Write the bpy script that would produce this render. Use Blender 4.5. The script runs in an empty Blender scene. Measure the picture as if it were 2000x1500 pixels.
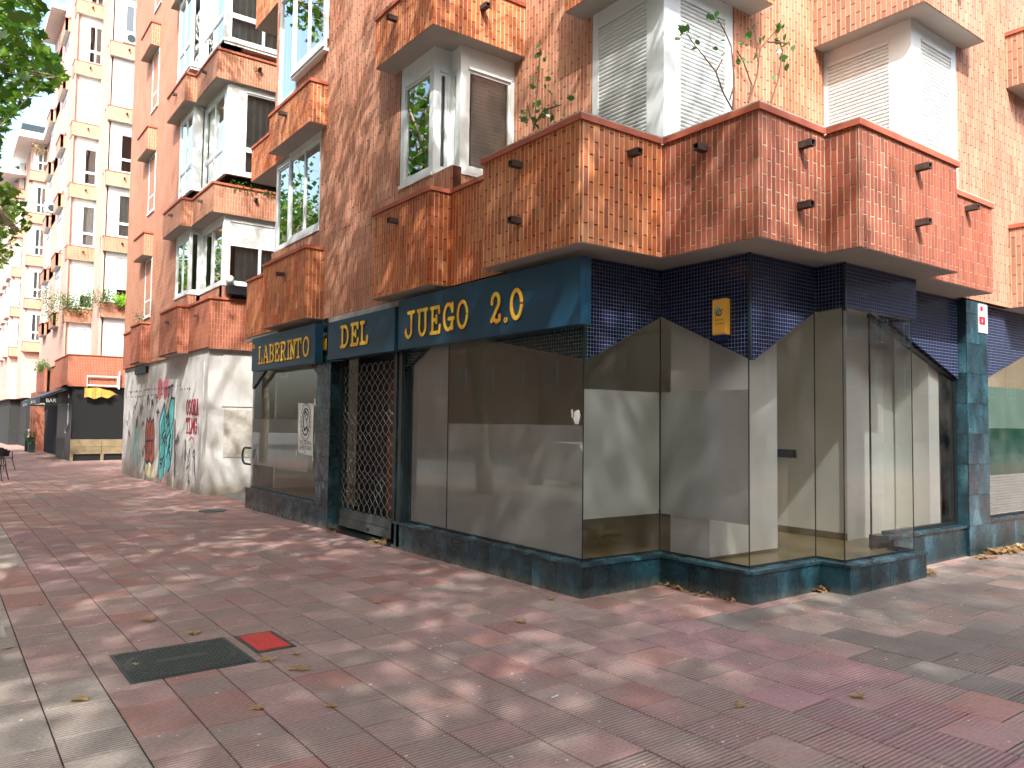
import bpy, bmesh, math, random
from mathutils import Vector, Matrix
random.seed(7)
S = bpy.context.scene
COL = S.collection
# ------------------------------------------------------------------ camera, sky, sun, exposure
CAM = Vector((-4.8153, -5.436, 1.6)); YAW, PITCH, ROLL = .6337, .0503, .0125
cy, sy, cp, sp = math.cos(YAW), math.sin(YAW), math.cos(PITCH), math.sin(PITCH)
fw = Vector((sy*cp, cy*cp, sp)); rt = Vector((cy, -sy, 0)); up = rt.cross(fw)
r2 = math.cos(ROLL)*rt + math.sin(ROLL)*up; u2 = -math.sin(ROLL)*rt + math.cos(ROLL)*up
cam = bpy.data.cameras.new('camera'); camo = bpy.data.objects.new('camera', cam); COL.objects.link(camo)
m = Matrix.Identity(4)
for i in range(3):
    m[i][0], m[i][1], m[i][2], m[i][3] = r2[i], u2[i], -fw[i], CAM[i]
camo.matrix_world = m
cam.sensor_width = 36; cam.lens = 1523.47/2000*36; cam.clip_end = 1500; cam.clip_start = .05
S.camera = camo
SUN = Vector((.168, .26, -.321)).normalized()      # direction the light travels
elev = math.asin(-SUN.z); az = math.atan2(-SUN.x, -SUN.y)   # compass angle of the sun from +Y
W = bpy.data.worlds.new('World'); S.world = W; W.use_nodes = True
nt = W.node_tree; bg = nt.nodes['Background']
sk = nt.nodes.new('ShaderNodeTexSky'); sk.sky_type = 'NISHITA'; sk.sun_disc = False
sk.sun_elevation = elev; sk.sun_rotation = az; sk.dust_density = 5.0; sk.air_density = 1.0; sk.ozone_density = .5
nt.links.new(sk.outputs[0], bg.inputs[0]); bg.inputs[1].default_value = .15
sl = bpy.data.lights.new('sun', 'SUN'); sl.energy = 2.0; sl.angle = math.radians(.8); sl.color = (1, .955, .91)
so = bpy.data.objects.new('sun', sl); COL.objects.link(so)
so.rotation_euler = SUN.to_track_quat('-Z', 'Y').to_euler(); so.location = (-10, -16, 30)
S.view_settings.view_transform = 'Standard'; S.view_settings.look = 'None'
S.view_settings.exposure = 2.05; S.view_settings.gamma = 1; S.view_settings.use_curve_mapping = False
S.render.engine = 'CYCLES'; S.cycles.max_bounces = 9; S.cycles.transparent_max_bounces = 14
S.cycles.diffuse_bounces = 6; S.cycles.glossy_bounces = 3; S.cycles.caustics_reflective = False; S.cycles.caustics_refractive = False

GX, GY = .0114, -.0082
def gz(x, y): return GX*x + GY*y
# ------------------------------------------------------------------ materials
def L(r, g, b):
    f = lambda c: (c/255/12.92 if c/255 <= .04045 else ((c/255+.055)/1.055)**2.4)
    return (f(r), f(g), f(b), 1)
class NT:
    def __init__(s, name):
        s.m = bpy.data.materials.new(name); s.m.use_nodes = True; s.t = s.m.node_tree
        s.p = s.t.nodes['Principled BSDF']; s.out = s.t.nodes['Material Output']
    def n(s, ty, **k):
        x = s.t.nodes.new(ty)
        for a, b in k.items(): setattr(x, a, b)
        return x
    def l(s, a, b): s.t.links.new(a, b)
    def coord(s, kind='Object'): return s.n('ShaderNodeTexCoord').outputs[kind]
    def pos(s): return s.n('ShaderNodeNewGeometry').outputs['Position']
    def noise(s, scale, vec=None, detail=4, rough=.55, sc=None):
        x = s.n('ShaderNodeTexNoise'); x.inputs['Scale'].default_value = scale
        x.inputs['Detail'].default_value = detail; x.inputs['Roughness'].default_value = rough
        if vec is None: vec = s.pos()
        if sc:
            mp = s.n('ShaderNodeMapping'); mp.inputs['Scale'].default_value = sc; s.l(vec, mp.inputs[0]); vec = mp.outputs[0]
        s.l(vec, x.inputs['Vector']); return x.outputs['Fac']
    def ramp(s, fac, stops, interp='LINEAR'):
        r = s.n('ShaderNodeValToRGB'); r.color_ramp.interpolation = interp
        e = r.color_ramp.elements
        while len(e) < len(stops): e.new(.5)
        for i, (p, c) in enumerate(stops): e[i].position = p; e[i].color = c if len(c) == 4 else (*c, 1)
        s.l(fac, r.inputs[0]); return r.outputs[0]
    def mix(s, fac, a, b, mode='MIX'):
        x = s.n('ShaderNodeMix', data_type='RGBA', blend_type=mode)
        for v, i in ((fac, 0), (a, 6), (b, 7)):
            if hasattr(v, 'links'): s.l(v, x.inputs[i])
            else: x.inputs[i].default_value = v
        return x.outputs[2]
    def math(s, op, a, b=0., c=0.):
        x = s.n('ShaderNodeMath', operation=op)
        for i, v in enumerate((a, b, c)):
            if hasattr(v, 'links'): s.l(v, x.inputs[i])
            else: x.inputs[i].default_value = v
        return x.outputs[0]
    def bump(s, h, strength=.3, dist=.01):
        b = s.n('ShaderNodeBump'); b.inputs['Strength'].default_value = strength; b.inputs['Distance'].default_value = dist
        s.l(h, b.inputs['Height']); s.l(b.outputs[0], s.p.inputs['Normal']); return b
    def base(s, c, rough=.7, spec=.4, metal=0):
        if hasattr(c, 'links'): s.l(c, s.p.inputs['Base Color'])
        else: s.p.inputs['Base Color'].default_value = c
        if hasattr(rough, 'links'): s.l(rough, s.p.inputs['Roughness'])
        else: s.p.inputs['Roughness'].default_value = rough
        s.p.inputs['Specular IOR Level'].default_value = spec; s.p.inputs['Metallic'].default_value = metal
        return s.m
    def rnd(s):   # random per brick, whether it is an object or an island of a joined mesh
        a = s.n('ShaderNodeNewGeometry').outputs['Random Per Island']; b = s.n('ShaderNodeObjectInfo').outputs['Random']
        return s.math('FRACT', s.math('ADD', a, b))

def plain(name, c, rough=.6, spec=.4, metal=0, var=.12, scale=6, bump=.0):
    t = NT(name); f = t.noise(scale)
    d = (c[0]*(1-var), c[1]*(1-var), c[2]*(1-var), 1); e = (min(1, c[0]*(1+var)), min(1, c[1]*(1+var)), min(1, c[2]*(1+var)), 1)
    t.base(t.ramp(f, [(.3, d), (.7, e)]), rough, spec, metal)
    if bump: t.bump(t.noise(scale*20), bump, .004)
    return t.m
def brick(name, cs, stain=(.62, .42, .30, 1), stf=.22):
    t = NT(name); r = t.rnd()
    c = t.ramp(r, [(i/(len(cs)-1), k) for i, k in enumerate(cs)])
    n1 = t.noise(55, detail=3, sc=(1, 1, .25)); c = t.mix(t.ramp(n1, [(.35, (0, 0, 0)), (.75, (.35, .35, .35))]), c, (.10, .035, .02, 1))
    n2 = t.noise(1.1, detail=5); c = t.mix(t.math('MULTIPLY', t.ramp(n2, [(.42, (0, 0, 0)), (.72, (1, 1, 1))]), stf*2), c, stain)
    c = t.mix(t.ramp(t.math('FRACT', t.math('MULTIPLY', r, 7.3)), [(.86, (0, 0, 0)), (.9, (.4, .4, .4))]), c, (.12, .045, .03, 1))
    c = t.mix(t.ramp(t.math('FRACT', t.math('MULTIPLY', r, 13.7)), [(.9, (0, 0, 0)), (.93, (.35, .35, .35))]), c, stain)
    # rain streaks running down below the copings
    n3 = t.noise(9, detail=3, sc=(1, 1, .08)); c = t.mix(t.ramp(n3, [(.55, (0, 0, 0)), (.75, (.3, .3, .3))]), c, (.16, .07, .045, 1))
    t.base(c, .75, .35); t.bump(t.noise(160, detail=2), .25, .003); return t.m
def brickfar(name, cs, mort):
    t = NT(name); g = t.pos(); s = t.n('ShaderNodeSeparateXYZ'); t.l(g, s.inputs[0])
    u = t.math('ADD', s.outputs[0], s.outputs[1]); cb = t.n('ShaderNodeCombineXYZ'); t.l(s.outputs[2], cb.inputs[0]); t.l(u, cb.inputs[1])
    b = t.n('ShaderNodeTexBrick'); t.l(cb.outputs[0], b.inputs['Vector']); b.inputs['Scale'].default_value = 1
    b.inputs['Brick Width'].default_value = .25; b.inputs['Row Height'].default_value = .062; b.inputs['Mortar Size'].default_value = .0045
    b.inputs['Color1'].default_value = cs[0]; b.inputs['Color2'].default_value = cs[1]; b.inputs['Mortar'].default_value = mort
    b.inputs['Mortar Smooth'].default_value = .3
    c = t.mix(t.ramp(t.noise(1.3, detail=5), [(.35, (0, 0, 0)), (.75, (.6, .6, .6))]), b.outputs['Color'], cs[2])
    c = t.mix(t.ramp(t.noise(7, detail=3, sc=(1, 1, .1)), [(.55, (0, 0, 0)), (.75, (.35, .35, .35))]), c, (.13, .05, .03, 1))
    t.base(c, .8, .3); t.bump(t.math('SUBTRACT', 1, b.outputs['Fac']), .6, .006); return t.m

M = {}
M['brick_o'] = brick('brick_orange', [L(168, 106, 80), L(178, 120, 94), L(172, 112, 84), L(156, 96, 74), L(186, 132, 106)], L(200, 160, 136))
M['brick_p'] = brick('brick_parapet', [L(188, 102, 52), L(172, 86, 48), L(196, 116, 64), L(180, 92, 50), L(156, 78, 46)], L(200, 152, 114))
M['brick_r'] = brick('brick_red', [L(154, 82, 60), L(142, 74, 54), L(162, 92, 68), L(132, 68, 52)], L(176, 118, 100), .12)
M['brick_pale'] = brick('brick_pale', [L(166, 120, 98), L(158, 110, 90), L(172, 130, 110), L(150, 102, 84)], L(182, 150, 132))
M['far_o'] = brickfar('brickwork_orange', [L(168, 112, 86), L(152, 96, 74), L(188, 142, 118)], L(204, 180, 156))
M['far_pink'] = brickfar('brickwork_rose', [L(188, 154, 142), L(178, 142, 130), L(194, 166, 156)], L(198, 178, 168))
M['far_red'] = brickfar('brickwork_dark', [L(152, 88, 66), L(136, 74, 58), L(168, 108, 82)], L(190, 152, 128))
M['mortar_l'] = plain('mortar_light', L(206, 170, 136), .95, .1, var=.2, scale=9)
M['mortar_g'] = plain('mortar_grey', L(186, 172, 150), .95, .1, var=.2, scale=9)
M['mortar_d'] = plain('mortar_shade', L(74, 46, 34), .95, .1, var=.3)  # shadow in the open brick joints put into the colour; also backs tiles
M['coping'] = plain('terracotta_coping', L(164, 92, 70), .7, .3, var=.18, scale=5, bump=.2)
M['cement'] = plain('cement', L(168, 166, 158), .9, .2, var=.2, scale=8, bump=.3)
M['soffit'] = plain('soffit_render', L(164, 160, 153), .9, .2, var=.07, scale=2)
M['soffit_w'] = plain('soffit_white', L(214, 218, 216), .9, .2, var=.05, scale=2)
M['white'] = plain('white_aluminium', L(208, 215, 217), .35, .45, var=.07, scale=2.2)
M['shut'] = plain('shutter_white', L(204, 210, 210), .4, .4, var=.08, scale=3.5)
M['far_mid'] = brickfar('brickwork_pale_orange', [L(184, 134, 112), L(172, 120, 98), L(192, 150, 130)], L(206, 176, 152))
M['far_dark'] = brickfar('brickwork_shaded', [L(112, 76, 60), L(98, 64, 52), L(124, 92, 76)], L(130, 108, 92))  # darker brick copy, shade put into its colour to dim the reflections
M['inner'] = plain('dark_interior', L(46, 48, 48), .9, .2)  # darkness of unlit rooms put into the colour
M['curt'] = plain('curtain', L(186, 196, 196), .9, .1, var=.15, scale=4)
M['steel'] = plain('galvanised_steel', L(150, 152, 150), .45, .5, .35, var=.15)
M['dkmetal'] = plain('dark_metal', L(40, 56, 60), .35, .5, .3)
M['spout'] = plain('spout_clay', L(70, 58, 54), .8, .3, var=.3, scale=20)
M['black'] = plain('black_paint', L(22, 26, 28), .45, .4)
M['wood'] = plain('wood_board', L(122, 110, 84), .6, .4, var=.2, scale=3)
M['plaster'] = plain('interior_white', L(244, 245, 240), .85, .2, var=.02)
M['floor_in'] = plain('interior_floor', L(172, 150, 108), .32, .5, var=.1, scale=2)
M['iron'] = plain('cast_iron', L(62, 72, 68), .55, .5, .5, var=.25, scale=30, bump=.4)
M['redpaint'] = plain('red_paint', L(180, 52, 48), .5, .4, var=.12, scale=18)
M['asphalt'] = plain('asphalt', L(112, 111, 108), .9, .2, var=.2, scale=40, bump=.4)
M['bark'] = (lambda t: (t.base(t.ramp(t.noise(5, detail=4), [(.35, L(96, 88, 70)), (.5, L(150, 142, 118)), (.62, L(178, 172, 148)), (.7, L(120, 112, 88))]), .9, .2), t.bump(t.noise(18), .5, .02), t.m)[-1])(NT('plane_bark'))
def sheet(name, c, alpha, rough=.6):
    t = NT(name); t.base(c, rough, .3); t.p.inputs['Alpha'].default_value = alpha; return t.m
def filmmat():      # frosted foil: scatters light both ways
    t = NT('frosted_film'); c = t.ramp(t.noise(2.2, detail=4, sc=(1, 1, .6)), [(.3, L(222, 228, 226)), (.75, L(240, 244, 242))])
    d = t.n('ShaderNodeBsdfDiffuse'); tl = t.n('ShaderNodeBsdfTranslucent'); tr = t.n('ShaderNodeBsdfTransparent')
    t.l(c, d.inputs[0]); t.l(c, tl.inputs[0]); a = t.n('ShaderNodeMixShader'); a.inputs[0].default_value = .38; t.l(d.outputs[0], a.inputs[1]); t.l(tl.outputs[0], a.inputs[2])
    b = t.n('ShaderNodeMixShader'); b.inputs[0].default_value = .08; t.l(a.outputs[0], b.inputs[1]); t.l(tr.outputs[0], b.inputs[2]); t.l(b.outputs[0], t.out.inputs[0]); return t.m
M['film'] = filmmat()
def glass(name, tint, gain, dirt=.05):
    t = NT(name); fr = t.n('ShaderNodeFresnel'); fr.inputs['IOR'].default_value = 1.52
    tr = t.n('ShaderNodeBsdfTransparent'); tr.inputs[0].default_value = tint
    gl = t.n('ShaderNodeBsdfGlossy'); gl.inputs['Roughness'].default_value = .004; gl.inputs[0].default_value = (.95, 1, .98, 1)
    df = t.n('ShaderNodeBsdfDiffuse'); df.inputs[0].default_value = (.5, .5, .47, 1)
    a = t.n('ShaderNodeMixShader'); f = t.math('MINIMUM', t.math('MULTIPLY', fr.outputs[0], gain), .95)
    t.l(f, a.inputs[0]); t.l(tr.outputs[0], a.inputs[1]); t.l(gl.outputs[0], a.inputs[2])
    b = t.n('ShaderNodeMixShader'); t.l(t.ramp(t.noise(3, detail=6), [(.4, (0, 0, 0)), (.9, (dirt*4, dirt*4, dirt*4))]), b.inputs[0])
    t.l(a.outputs[0], b.inputs[1]); t.l(df.outputs[0], b.inputs[2]); t.l(b.outputs[0], t.out.inputs[0])
    return t.m
M['glass'] = glass('shop_glass', (.91, .935, .925, 1), .85, .02)
M['wglass'] = glass('window_glass', (.75, .8, .8, 1), 4.0, .0)
def marble():
    t = NT('teal_marble'); r = t.rnd()
    off = t.n('ShaderNodeCombineXYZ'); t.l(t.math('MULTIPLY', r, 37), off.inputs[0])
    ad = t.n('ShaderNodeVectorMath', operation='ADD'); t.l(t.pos(), ad.inputs[0]); t.l(off.outputs[0], ad.inputs[1])
    n = t.noise(3.0, ad.outputs[0], 6, .6, (1, 1, .45))
    c = t.ramp(n, [(.28, L(24, 38, 42)), (.45, L(30, 54, 62)), (.56, L(38, 74, 86)), (.68, L(74, 108, 122)), (.8, L(36, 62, 88))])
    dk = t.ramp(r, [(0, (.45, .45, .45)), (1, (1, 1, 1))]); c = t.mix(1, c, dk, 'MULTIPLY')
    sp_ = t.noise(150, detail=1); c = t.mix(t.ramp(sp_, [(.74, (0, 0, 0)), (.78, (.5, .5, .5))]), c, L(170, 176, 170))
    # dried splash dirt just above the pavement
    s = t.n('ShaderNodeSeparateXYZ'); t.l(t.pos(), s.inputs[0])
    g = t.ramp(t.math('ADD', s.outputs[2], t.math('MULTIPLY', t.noise(8), .12)), [(.04, (.45, .45, .45)), (.16, (0, 0, 0))])
    c = t.mix(g, c, L(112, 112, 98))
    t.base(c, t.ramp(t.noise(7), [(.3, (.16,)*3), (.7, (.4,)*3)]), .5); return t.m
M['marble'] = marble()
def mosaic(name, c1, c2, grout):
    t = NT(name); s = t.n('ShaderNodeSeparateXYZ'); t.l(t.pos(), s.inputs[0])
    u = t.math('ADD', s.outputs[0], s.outputs[1]); cb = t.n('ShaderNodeCombineXYZ'); t.l(u, cb.inputs[0]); t.l(s.outputs[2], cb.inputs[1])
    b = t.n('ShaderNodeTexBrick', offset=0.0); t.l(cb.outputs[0], b.inputs['Vector']); b.inputs['Scale'].default_value = 1
    b.inputs['Brick Width'].default_value = .037; b.inputs['Row Height'].default_value = .037; b.inputs['Mortar Size'].default_value = .0022
    b.inputs['Mortar Smooth'].default_value = .1; b.inputs['Bias'].default_value = 0
    b.inputs['Color1'].default_value = c1; b.inputs['Color2'].default_value = c2; b.inputs['Mortar'].default_value = grout
    t.base(b.outputs['Color'], t.ramp(b.outputs['Fac'], [(0, (.2,)*3), (1, (.8,)*3)]), .35)
    t.bump(t.math('ADD', t.math('SUBTRACT', 1, b.outputs['Fac']), t.math('MULTIPLY', t.noise(40), .25)), .5, .003); return t.m
M['mos_b'] = mosaic('mosaic_blue', L(8, 14, 38), L(12, 24, 56), L(98, 108, 134))
M['mos_g'] = mosaic('mosaic_green', L(8, 30, 34), L(12, 42, 46), L(96, 120, 118))
M['sign'] = (lambda t: (t.base(t.ramp(t.noise(1.5), [(.3, L(22, 58, 80)), (.7, L(27, 68, 92))]), .35, .4), t.m)[-1])(NT('sign_blue'))
M['yel'] = (lambda t: (t.base(t.ramp(t.noise(9, sc=(1, 1, .6)), [(.35, L(226, 158, 40)), (.65, L(236, 214, 70))]), .5, .4), t.m)[-1])(NT('letter_yellow'))
M['brownline'] = plain('letter_outline', L(92, 60, 40), .6)
def paving(name, fromattr):
    t = NT(name); p = t.pos(); s = t.n('ShaderNodeSeparateXYZ'); t.l(p, s.inputs[0])
    if fromattr:
        a = t.n('ShaderNodeAttribute', attribute_name='Col'); col = t.mix(1, a.outputs['Color'], t.n('ShaderNodeObjectInfo').outputs['Color'], 'MULTIPLY')
        r = t.rnd()
    else:
        cb = t.n('ShaderNodeCombineXYZ'); t.l(s.outputs[1], cb.inputs[0]); t.l(s.outputs[0], cb.inputs[1])
        b = t.n('ShaderNodeTexBrick'); t.l(cb.outputs[0], b.inputs['Vector']); b.inputs['Scale'].default_value = 1
        b.inputs['Brick Width'].default_value = .335; b.inputs['Row Height'].default_value = .335; b.inputs['Mortar Size'].default_value = .004
        b.inputs['Color1'].default_value = L(168, 138, 126); b.inputs['Color2'].default_value = L(150, 118, 110); b.inputs['Mortar'].default_value = L(96, 84, 78)
        col = b.outputs['Color']; r = t.noise(.7)
    # smudges of red dust and grey grime that run over the joints
    col = t.mix(t.ramp(t.noise(1.7, detail=5, rough=.6), [(.54, (0, 0, 0)), (.72, (.42,)*3)]), col, L(172, 108, 92))
    col = t.mix(t.ramp(t.noise(1.15, t.n('ShaderNodeVectorMath', operation='ADD').outputs[0], 5) if 0 else t.noise(2.6, detail=6, sc=(.8, 1.1, 1)), [(.45, (0, 0, 0)), (.7, (.6,)*3)]), col, L(150, 140, 128))
    col = t.mix(t.ramp(t.noise(46, detail=4), [(.42, (0, 0, 0)), (.7, (.4,)*3)]), col, L(104, 90, 84))
    rib = t.math('SINE', t.math('MULTIPLY', s.outputs[1], 2*math.pi/.0278)); rib = t.math('MULTIPLY_ADD', rib, .5, .5)
    worn = t.ramp(t.math('ADD', t.math('MULTIPLY', r, .45), t.noise(2.1, detail=3)), [(.42, (0, 0, 0)), (.72, (1, 1, 1))])
    groove = t.math('MULTIPLY', t.math('SUBTRACT', 1, rib), worn)
    col = t.mix(t.math('MULTIPLY', groove, .55), col, L(70, 58, 58))
    spk = t.noise(26, detail=1); col = t.mix(t.ramp(spk, [(.76, (0, 0, 0)), (.78, (.8,)*3)]), col, L(210, 204, 196))
    t.base(col, .82, .3)
    h = t.math('SUBTRACT', t.math('MULTIPLY', t.noise(120, detail=3), .5), t.math('MULTIPLY', groove, .8)); t.bump(h, .8, .006)
    return t.m
M['pave'] = paving('paving_slab', True); M['pavefar'] = paving('paving_far', False)
M['joint'] = plain('joint_dirt', L(62, 54, 50), .95, .1, var=.3, scale=20)
def render_wall():
    t = NT('weathered_render'); z = t.n('ShaderNodeSeparateXYZ'); t.l(t.pos(), z.inputs[0])
    c = t.ramp(t.noise(.9, detail=6), [(.3, L(156, 157, 154)), (.5, L(182, 183, 181)), (.7, L(200, 201, 200))])
    c = t.mix(t.ramp(t.noise(6, detail=4, sc=(1, 1, .12)), [(.5, (0, 0, 0)), (.8, (.5,)*3)]), c, L(150, 146, 136))
    g = t.ramp(t.math('ADD', z.outputs[2], t.math('MULTIPLY', t.noise(3, detail=5), .6)), [(.28, (.8,)*3), (.62, (0, 0, 0))])
    c = t.mix(g, c, L(138, 130, 118)); c = t.mix(t.ramp(t.noise(30, detail=3), [(.6, (0, 0, 0)), (.8, (.3,)*3)]), c, L(120, 116, 108))
    t.base(c, .9, .2); t.bump(t.noise(40, detail=5), .4, .006); return t.m
M['render'] = render_wall()
def leafmat(name, a, b, c, tint=(1.0, 1.2, .55, 1)):
    t = NT(name); r = t.n('ShaderNodeNewGeometry').outputs['Random Per Island']
    col = t.ramp(r, [(0, a), (.55, b), (1, c)])
    d = t.n('ShaderNodeBsdfDiffuse'); tl = t.n('ShaderNodeBsdfTranslucent'); g = t.n('ShaderNodeBsdfGlossy'); g.inputs['Roughness'].default_value = .35
    t.l(col, d.inputs[0]); t.l(t.mix(1, col, tint, 'MULTIPLY'), tl.inputs[0])
    m1 = t.n('ShaderNodeMixShader'); m1.inputs[0].default_value = .42; t.l(d.outputs[0], m1.inputs[1]); t.l(tl.outputs[0], m1.inputs[2])
    m2 = t.n('ShaderNodeMixShader'); m2.inputs[0].default_value = .05; t.l(m1.outputs[0], m2.inputs[1]); t.l(g.outputs[0], m2.inputs[2])
    t.l(m2.outputs[0], t.out.inputs[0]); return t.m
M['leaf'] = leafmat('plane_leaf', L(52, 92, 34), L(78, 120, 40), L(120, 150, 56))
M['leafdry'] = leafmat('dry_leaf', L(140, 112, 76), L(176, 152, 110), L(104, 74, 52), (1, .85, .6, 1))
M['shrub'] = leafmat('shrub_leaf', L(44, 84, 40), L(70, 112, 60), L(104, 140, 70))
M['fern'] = leafmat('fern_leaf', L(110, 160, 40), L(140, 190, 50), L(160, 200, 70))
M['stem'] = plain('woody_stem', L(96, 70, 54), .8)

# ------------------------------------------------------------------ mesh helpers
class MB:
    def __init__(s): s.v = []; s.f = []; s.m = []; s.cur = 0; s.isl = []
    def add(s, vs, fs):
        o = len(s.v); s.isl.append((o, len(s.f), len(vs), len(fs))); s.v += [tuple(p) for p in vs]; s.f += [tuple(i+o for i in f) for f in fs]; s.m += [s.cur]*len(fs); return s
    def box(s, x0, y0, z0, x1, y1, z1):
        if x1 < x0: x0, x1 = x1, x0
        if y1 < y0: y0, y1 = y1, y0
        if z1 < z0: z0, z1 = z1, z0
        return s.add([(x0,y0,z0),(x1,y0,z0),(x1,y1,z0),(x0,y1,z0),(x0,y0,z1),(x1,y0,z1),(x1,y1,z1),(x0,y1,z1)],
                     [(0,3,2,1),(4,5,6,7),(0,1,5,4),(1,2,6,5),(2,3,7,6),(3,0,4,7)])
    def prism(s, poly, z0, z1):          # poly: (x, y)
        n = len(poly)
        a = sum(poly[i][0]*poly[(i+1)%n][1]-poly[(i+1)%n][0]*poly[i][1] for i in range(n))
        if a < 0: poly = poly[::-1]
        return s.add([(x,y,z0) for x,y in poly]+[(x,y,z1) for x,y in poly],
                     [tuple(range(n-1,-1,-1)), tuple(range(n,2*n))]+[(i,(i+1)%n,(i+1)%n+n,i+n) for i in range(n)])
    def slabA(s, x0, x1, poly):          # poly: (y, z), extruded along x
        n = len(poly)
        return s.add([(x0,y,z) for y,z in poly]+[(x1,y,z) for y,z in poly],
                     [tuple(range(n)), tuple(range(2*n-1,n-1,-1))]+[(i,i+n,(i+1)%n+n,(i+1)%n) for i in range(n)])
    def slabB(s, y0, y1, poly):          # poly: (x, z), extruded along y
        n = len(poly)
        return s.add([(x,y0,z) for x,z in poly]+[(x,y1,z) for x,z in poly],
                     [tuple(range(n)), tuple(range(2*n-1,n-1,-1))]+[(i,i+n,(i+1)%n+n,(i+1)%n) for i in range(n)])
    def tube(s, pts, rs, n=6, cap=True):
        pts = [Vector(p) for p in pts]
        if not hasattr(rs, '__len__'): rs = [rs]*len(pts)
        rings = []; u = None
        for i, p in enumerate(pts):
            d = (pts[min(i+1, len(pts)-1)]-pts[max(i-1, 0)])
            d = d.normalized() if d.length > 1e-9 else Vector((0,0,1))
            if u is None: u = d.orthogonal().normalized()
            else:
                u = u - d*u.dot(d); u = u.normalized() if u.length > 1e-6 else d.orthogonal().normalized()
            w = d.cross(u)
            rings.append([p+(u*math.cos(2*math.pi*k/n)+w*math.sin(2*math.pi*k/n))*rs[i] for k in range(n)])
        vs = [q for r in rings for q in r]; fs = []
        for i in range(len(rings)-1):
            for k in range(n): fs.append((i*n+k, i*n+(k+1)%n, (i+1)*n+(k+1)%n, (i+1)*n+k))
        if cap: fs += [tuple(range(n-1,-1,-1)), tuple(range((len(rings)-1)*n, len(rings)*n))]
        return s.add(vs, fs)
    def mesh(s, name, mats, smooth=False, recalc=False):
        me = bpy.data.meshes.new(name); me.from_pydata(s.v, [], s.f)
        mats = mats if isinstance(mats, (list, tuple)) else [mats]
        for k in mats: me.materials.append(M[k] if isinstance(k, str) else k)
        if len(mats) > 1: me.polygons.foreach_set('material_index', s.m)
        if recalc:
            bm = bmesh.new(); bm.from_mesh(me); bmesh.ops.recalc_face_normals(bm, faces=bm.faces); bm.to_mesh(me); bm.free()
        if smooth: me.polygons.foreach_set('use_smooth', [True]*len(me.polygons))
        me.update(); return me
    def clusters(s, tol=.012):
        n = len(s.isl)
        if n < 2 or n > 420: return None
        bb = []
        for vo, fo, nv, nf in s.isl:
            q = s.v[vo:vo+nv]; bb.append(tuple(min(p[i] for p in q)-tol/2 for i in range(3))+tuple(max(p[i] for p in q)+tol/2 for i in range(3)))
        par = list(range(n))
        def find(i):
            while par[i] != i: par[i] = par[par[i]]; i = par[i]
            return i
        for i in range(n):
            a = bb[i]
            for j in range(i+1, n):
                b = bb[j]
                if a[0] <= b[3] and b[0] <= a[3] and a[1] <= b[4] and b[1] <= a[4] and a[2] <= b[5] and b[2] <= a[5]:
                    ri, rj = find(i), find(j)
                    if ri != rj: par[rj] = ri
        out = {}
        for i in range(n): out.setdefault(find(i), []).append(i)
        return list(out.values())
    def build(s, name, mats, parent=None, smooth=False, split=True, **k):
        cl_ = s.clusters() if split and k.get('kind') != 'stuff' and not k.get('label') and parent is not None and not isinstance(mats, list) else None
        if cl_ and 1 < len(cl_) <= 300:
            first = None
            for ids in sorted(cl_, key=len, reverse=True):
                m_ = MB()
                for i in ids:
                    vo, fo, nv, nf = s.isl[i]; m_.add(s.v[vo:vo+nv], [tuple(q-vo for q in f) for f in s.f[fo:fo+nf]])
                o = link(name, m_.mesh(name, mats, smooth), parent, **k)
                if first is None: first = o
            return first
        return link(name, s.mesh(name, mats, smooth), parent, **k)
def link(name, me, parent=None, loc=None, label=None, cat=None, group=None, kind=None):
    o = bpy.data.objects.new(name, me); COL.objects.link(o)
    if loc is not None: o.location = loc
    if parent is not None:
        o.parent = parent
        if parent.data is None: o.matrix_parent_inverse = Matrix.Translation(-parent.location)
    if label: o['label'] = label
    if cat: o['category'] = cat
    if group: o['group'] = group
    if kind: o['kind'] = kind
    return o
def thing(name, label, cat, loc=(0,0,0), group=None): return link(name, None, None, loc=loc, label=label, cat=cat, group=group)
def MBx(f, *a):
    b = MB(); f(b, *a); return b

# brick cladding: vertical bricks .052 x .24 in columns .062 apart, every other column shifted by half a brick
PW, PH, BW, BH, PROUD = .0620, .2500, .0505, .2400, .009
def brick_cells(u0, u1, z0, z1):
    k0 = math.floor(u0/PW); k1 = math.ceil(u1/PW)
    for k in range(k0, k1):
        a = max(u0, k*PW+.00575); b = min(u1, k*PW+.00575+BW)
        if b-a < .008: continue
        zz = math.floor(z0/PH)*PH - (PH/2 if k % 2 else 0)
        while zz < z1:
            c = max(z0, zz+.0045); d = min(z1, zz+.0045+BH)
            if d-c > .01: yield k, a, b, c, d, (abs(b-a-BW) < 1e-4 and abs(d-c-BH) < 1e-4)
            zz += PH
def bricks(kind, c, a, b, z0, z1, out):       # boxes without backs
    for k, u0, u1, v0, v1, full in brick_cells(a, b, z0, z1):
        p = PROUD+random.uniform(-.0015, .0015)
        if kind == 'A':
            X0 = c; X1 = c-p
            out.add([(X1,u0,v0),(X1,u1,v0),(X1,u1,v1),(X1,u0,v1),(X0,u0,v0),(X0,u1,v0),(X0,u1,v1),(X0,u0,v1)],
                    [(0,3,2,1),(0,1,5,4),(3,7,6,2),(0,4,7,3),(1,2,6,5)])
        else:
            Y0 = c; Y1 = c-p
            out.add([(u0,Y1,v0),(u1,Y1,v0),(u1,Y1,v1),(u0,Y1,v1),(u0,Y0,v0),(u1,Y0,v0),(u1,Y0,v1),(u0,Y0,v1)],
                    [(0,1,2,3),(0,4,5,1),(3,2,6,7),(0,3,7,4),(1,5,6,2)])
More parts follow.
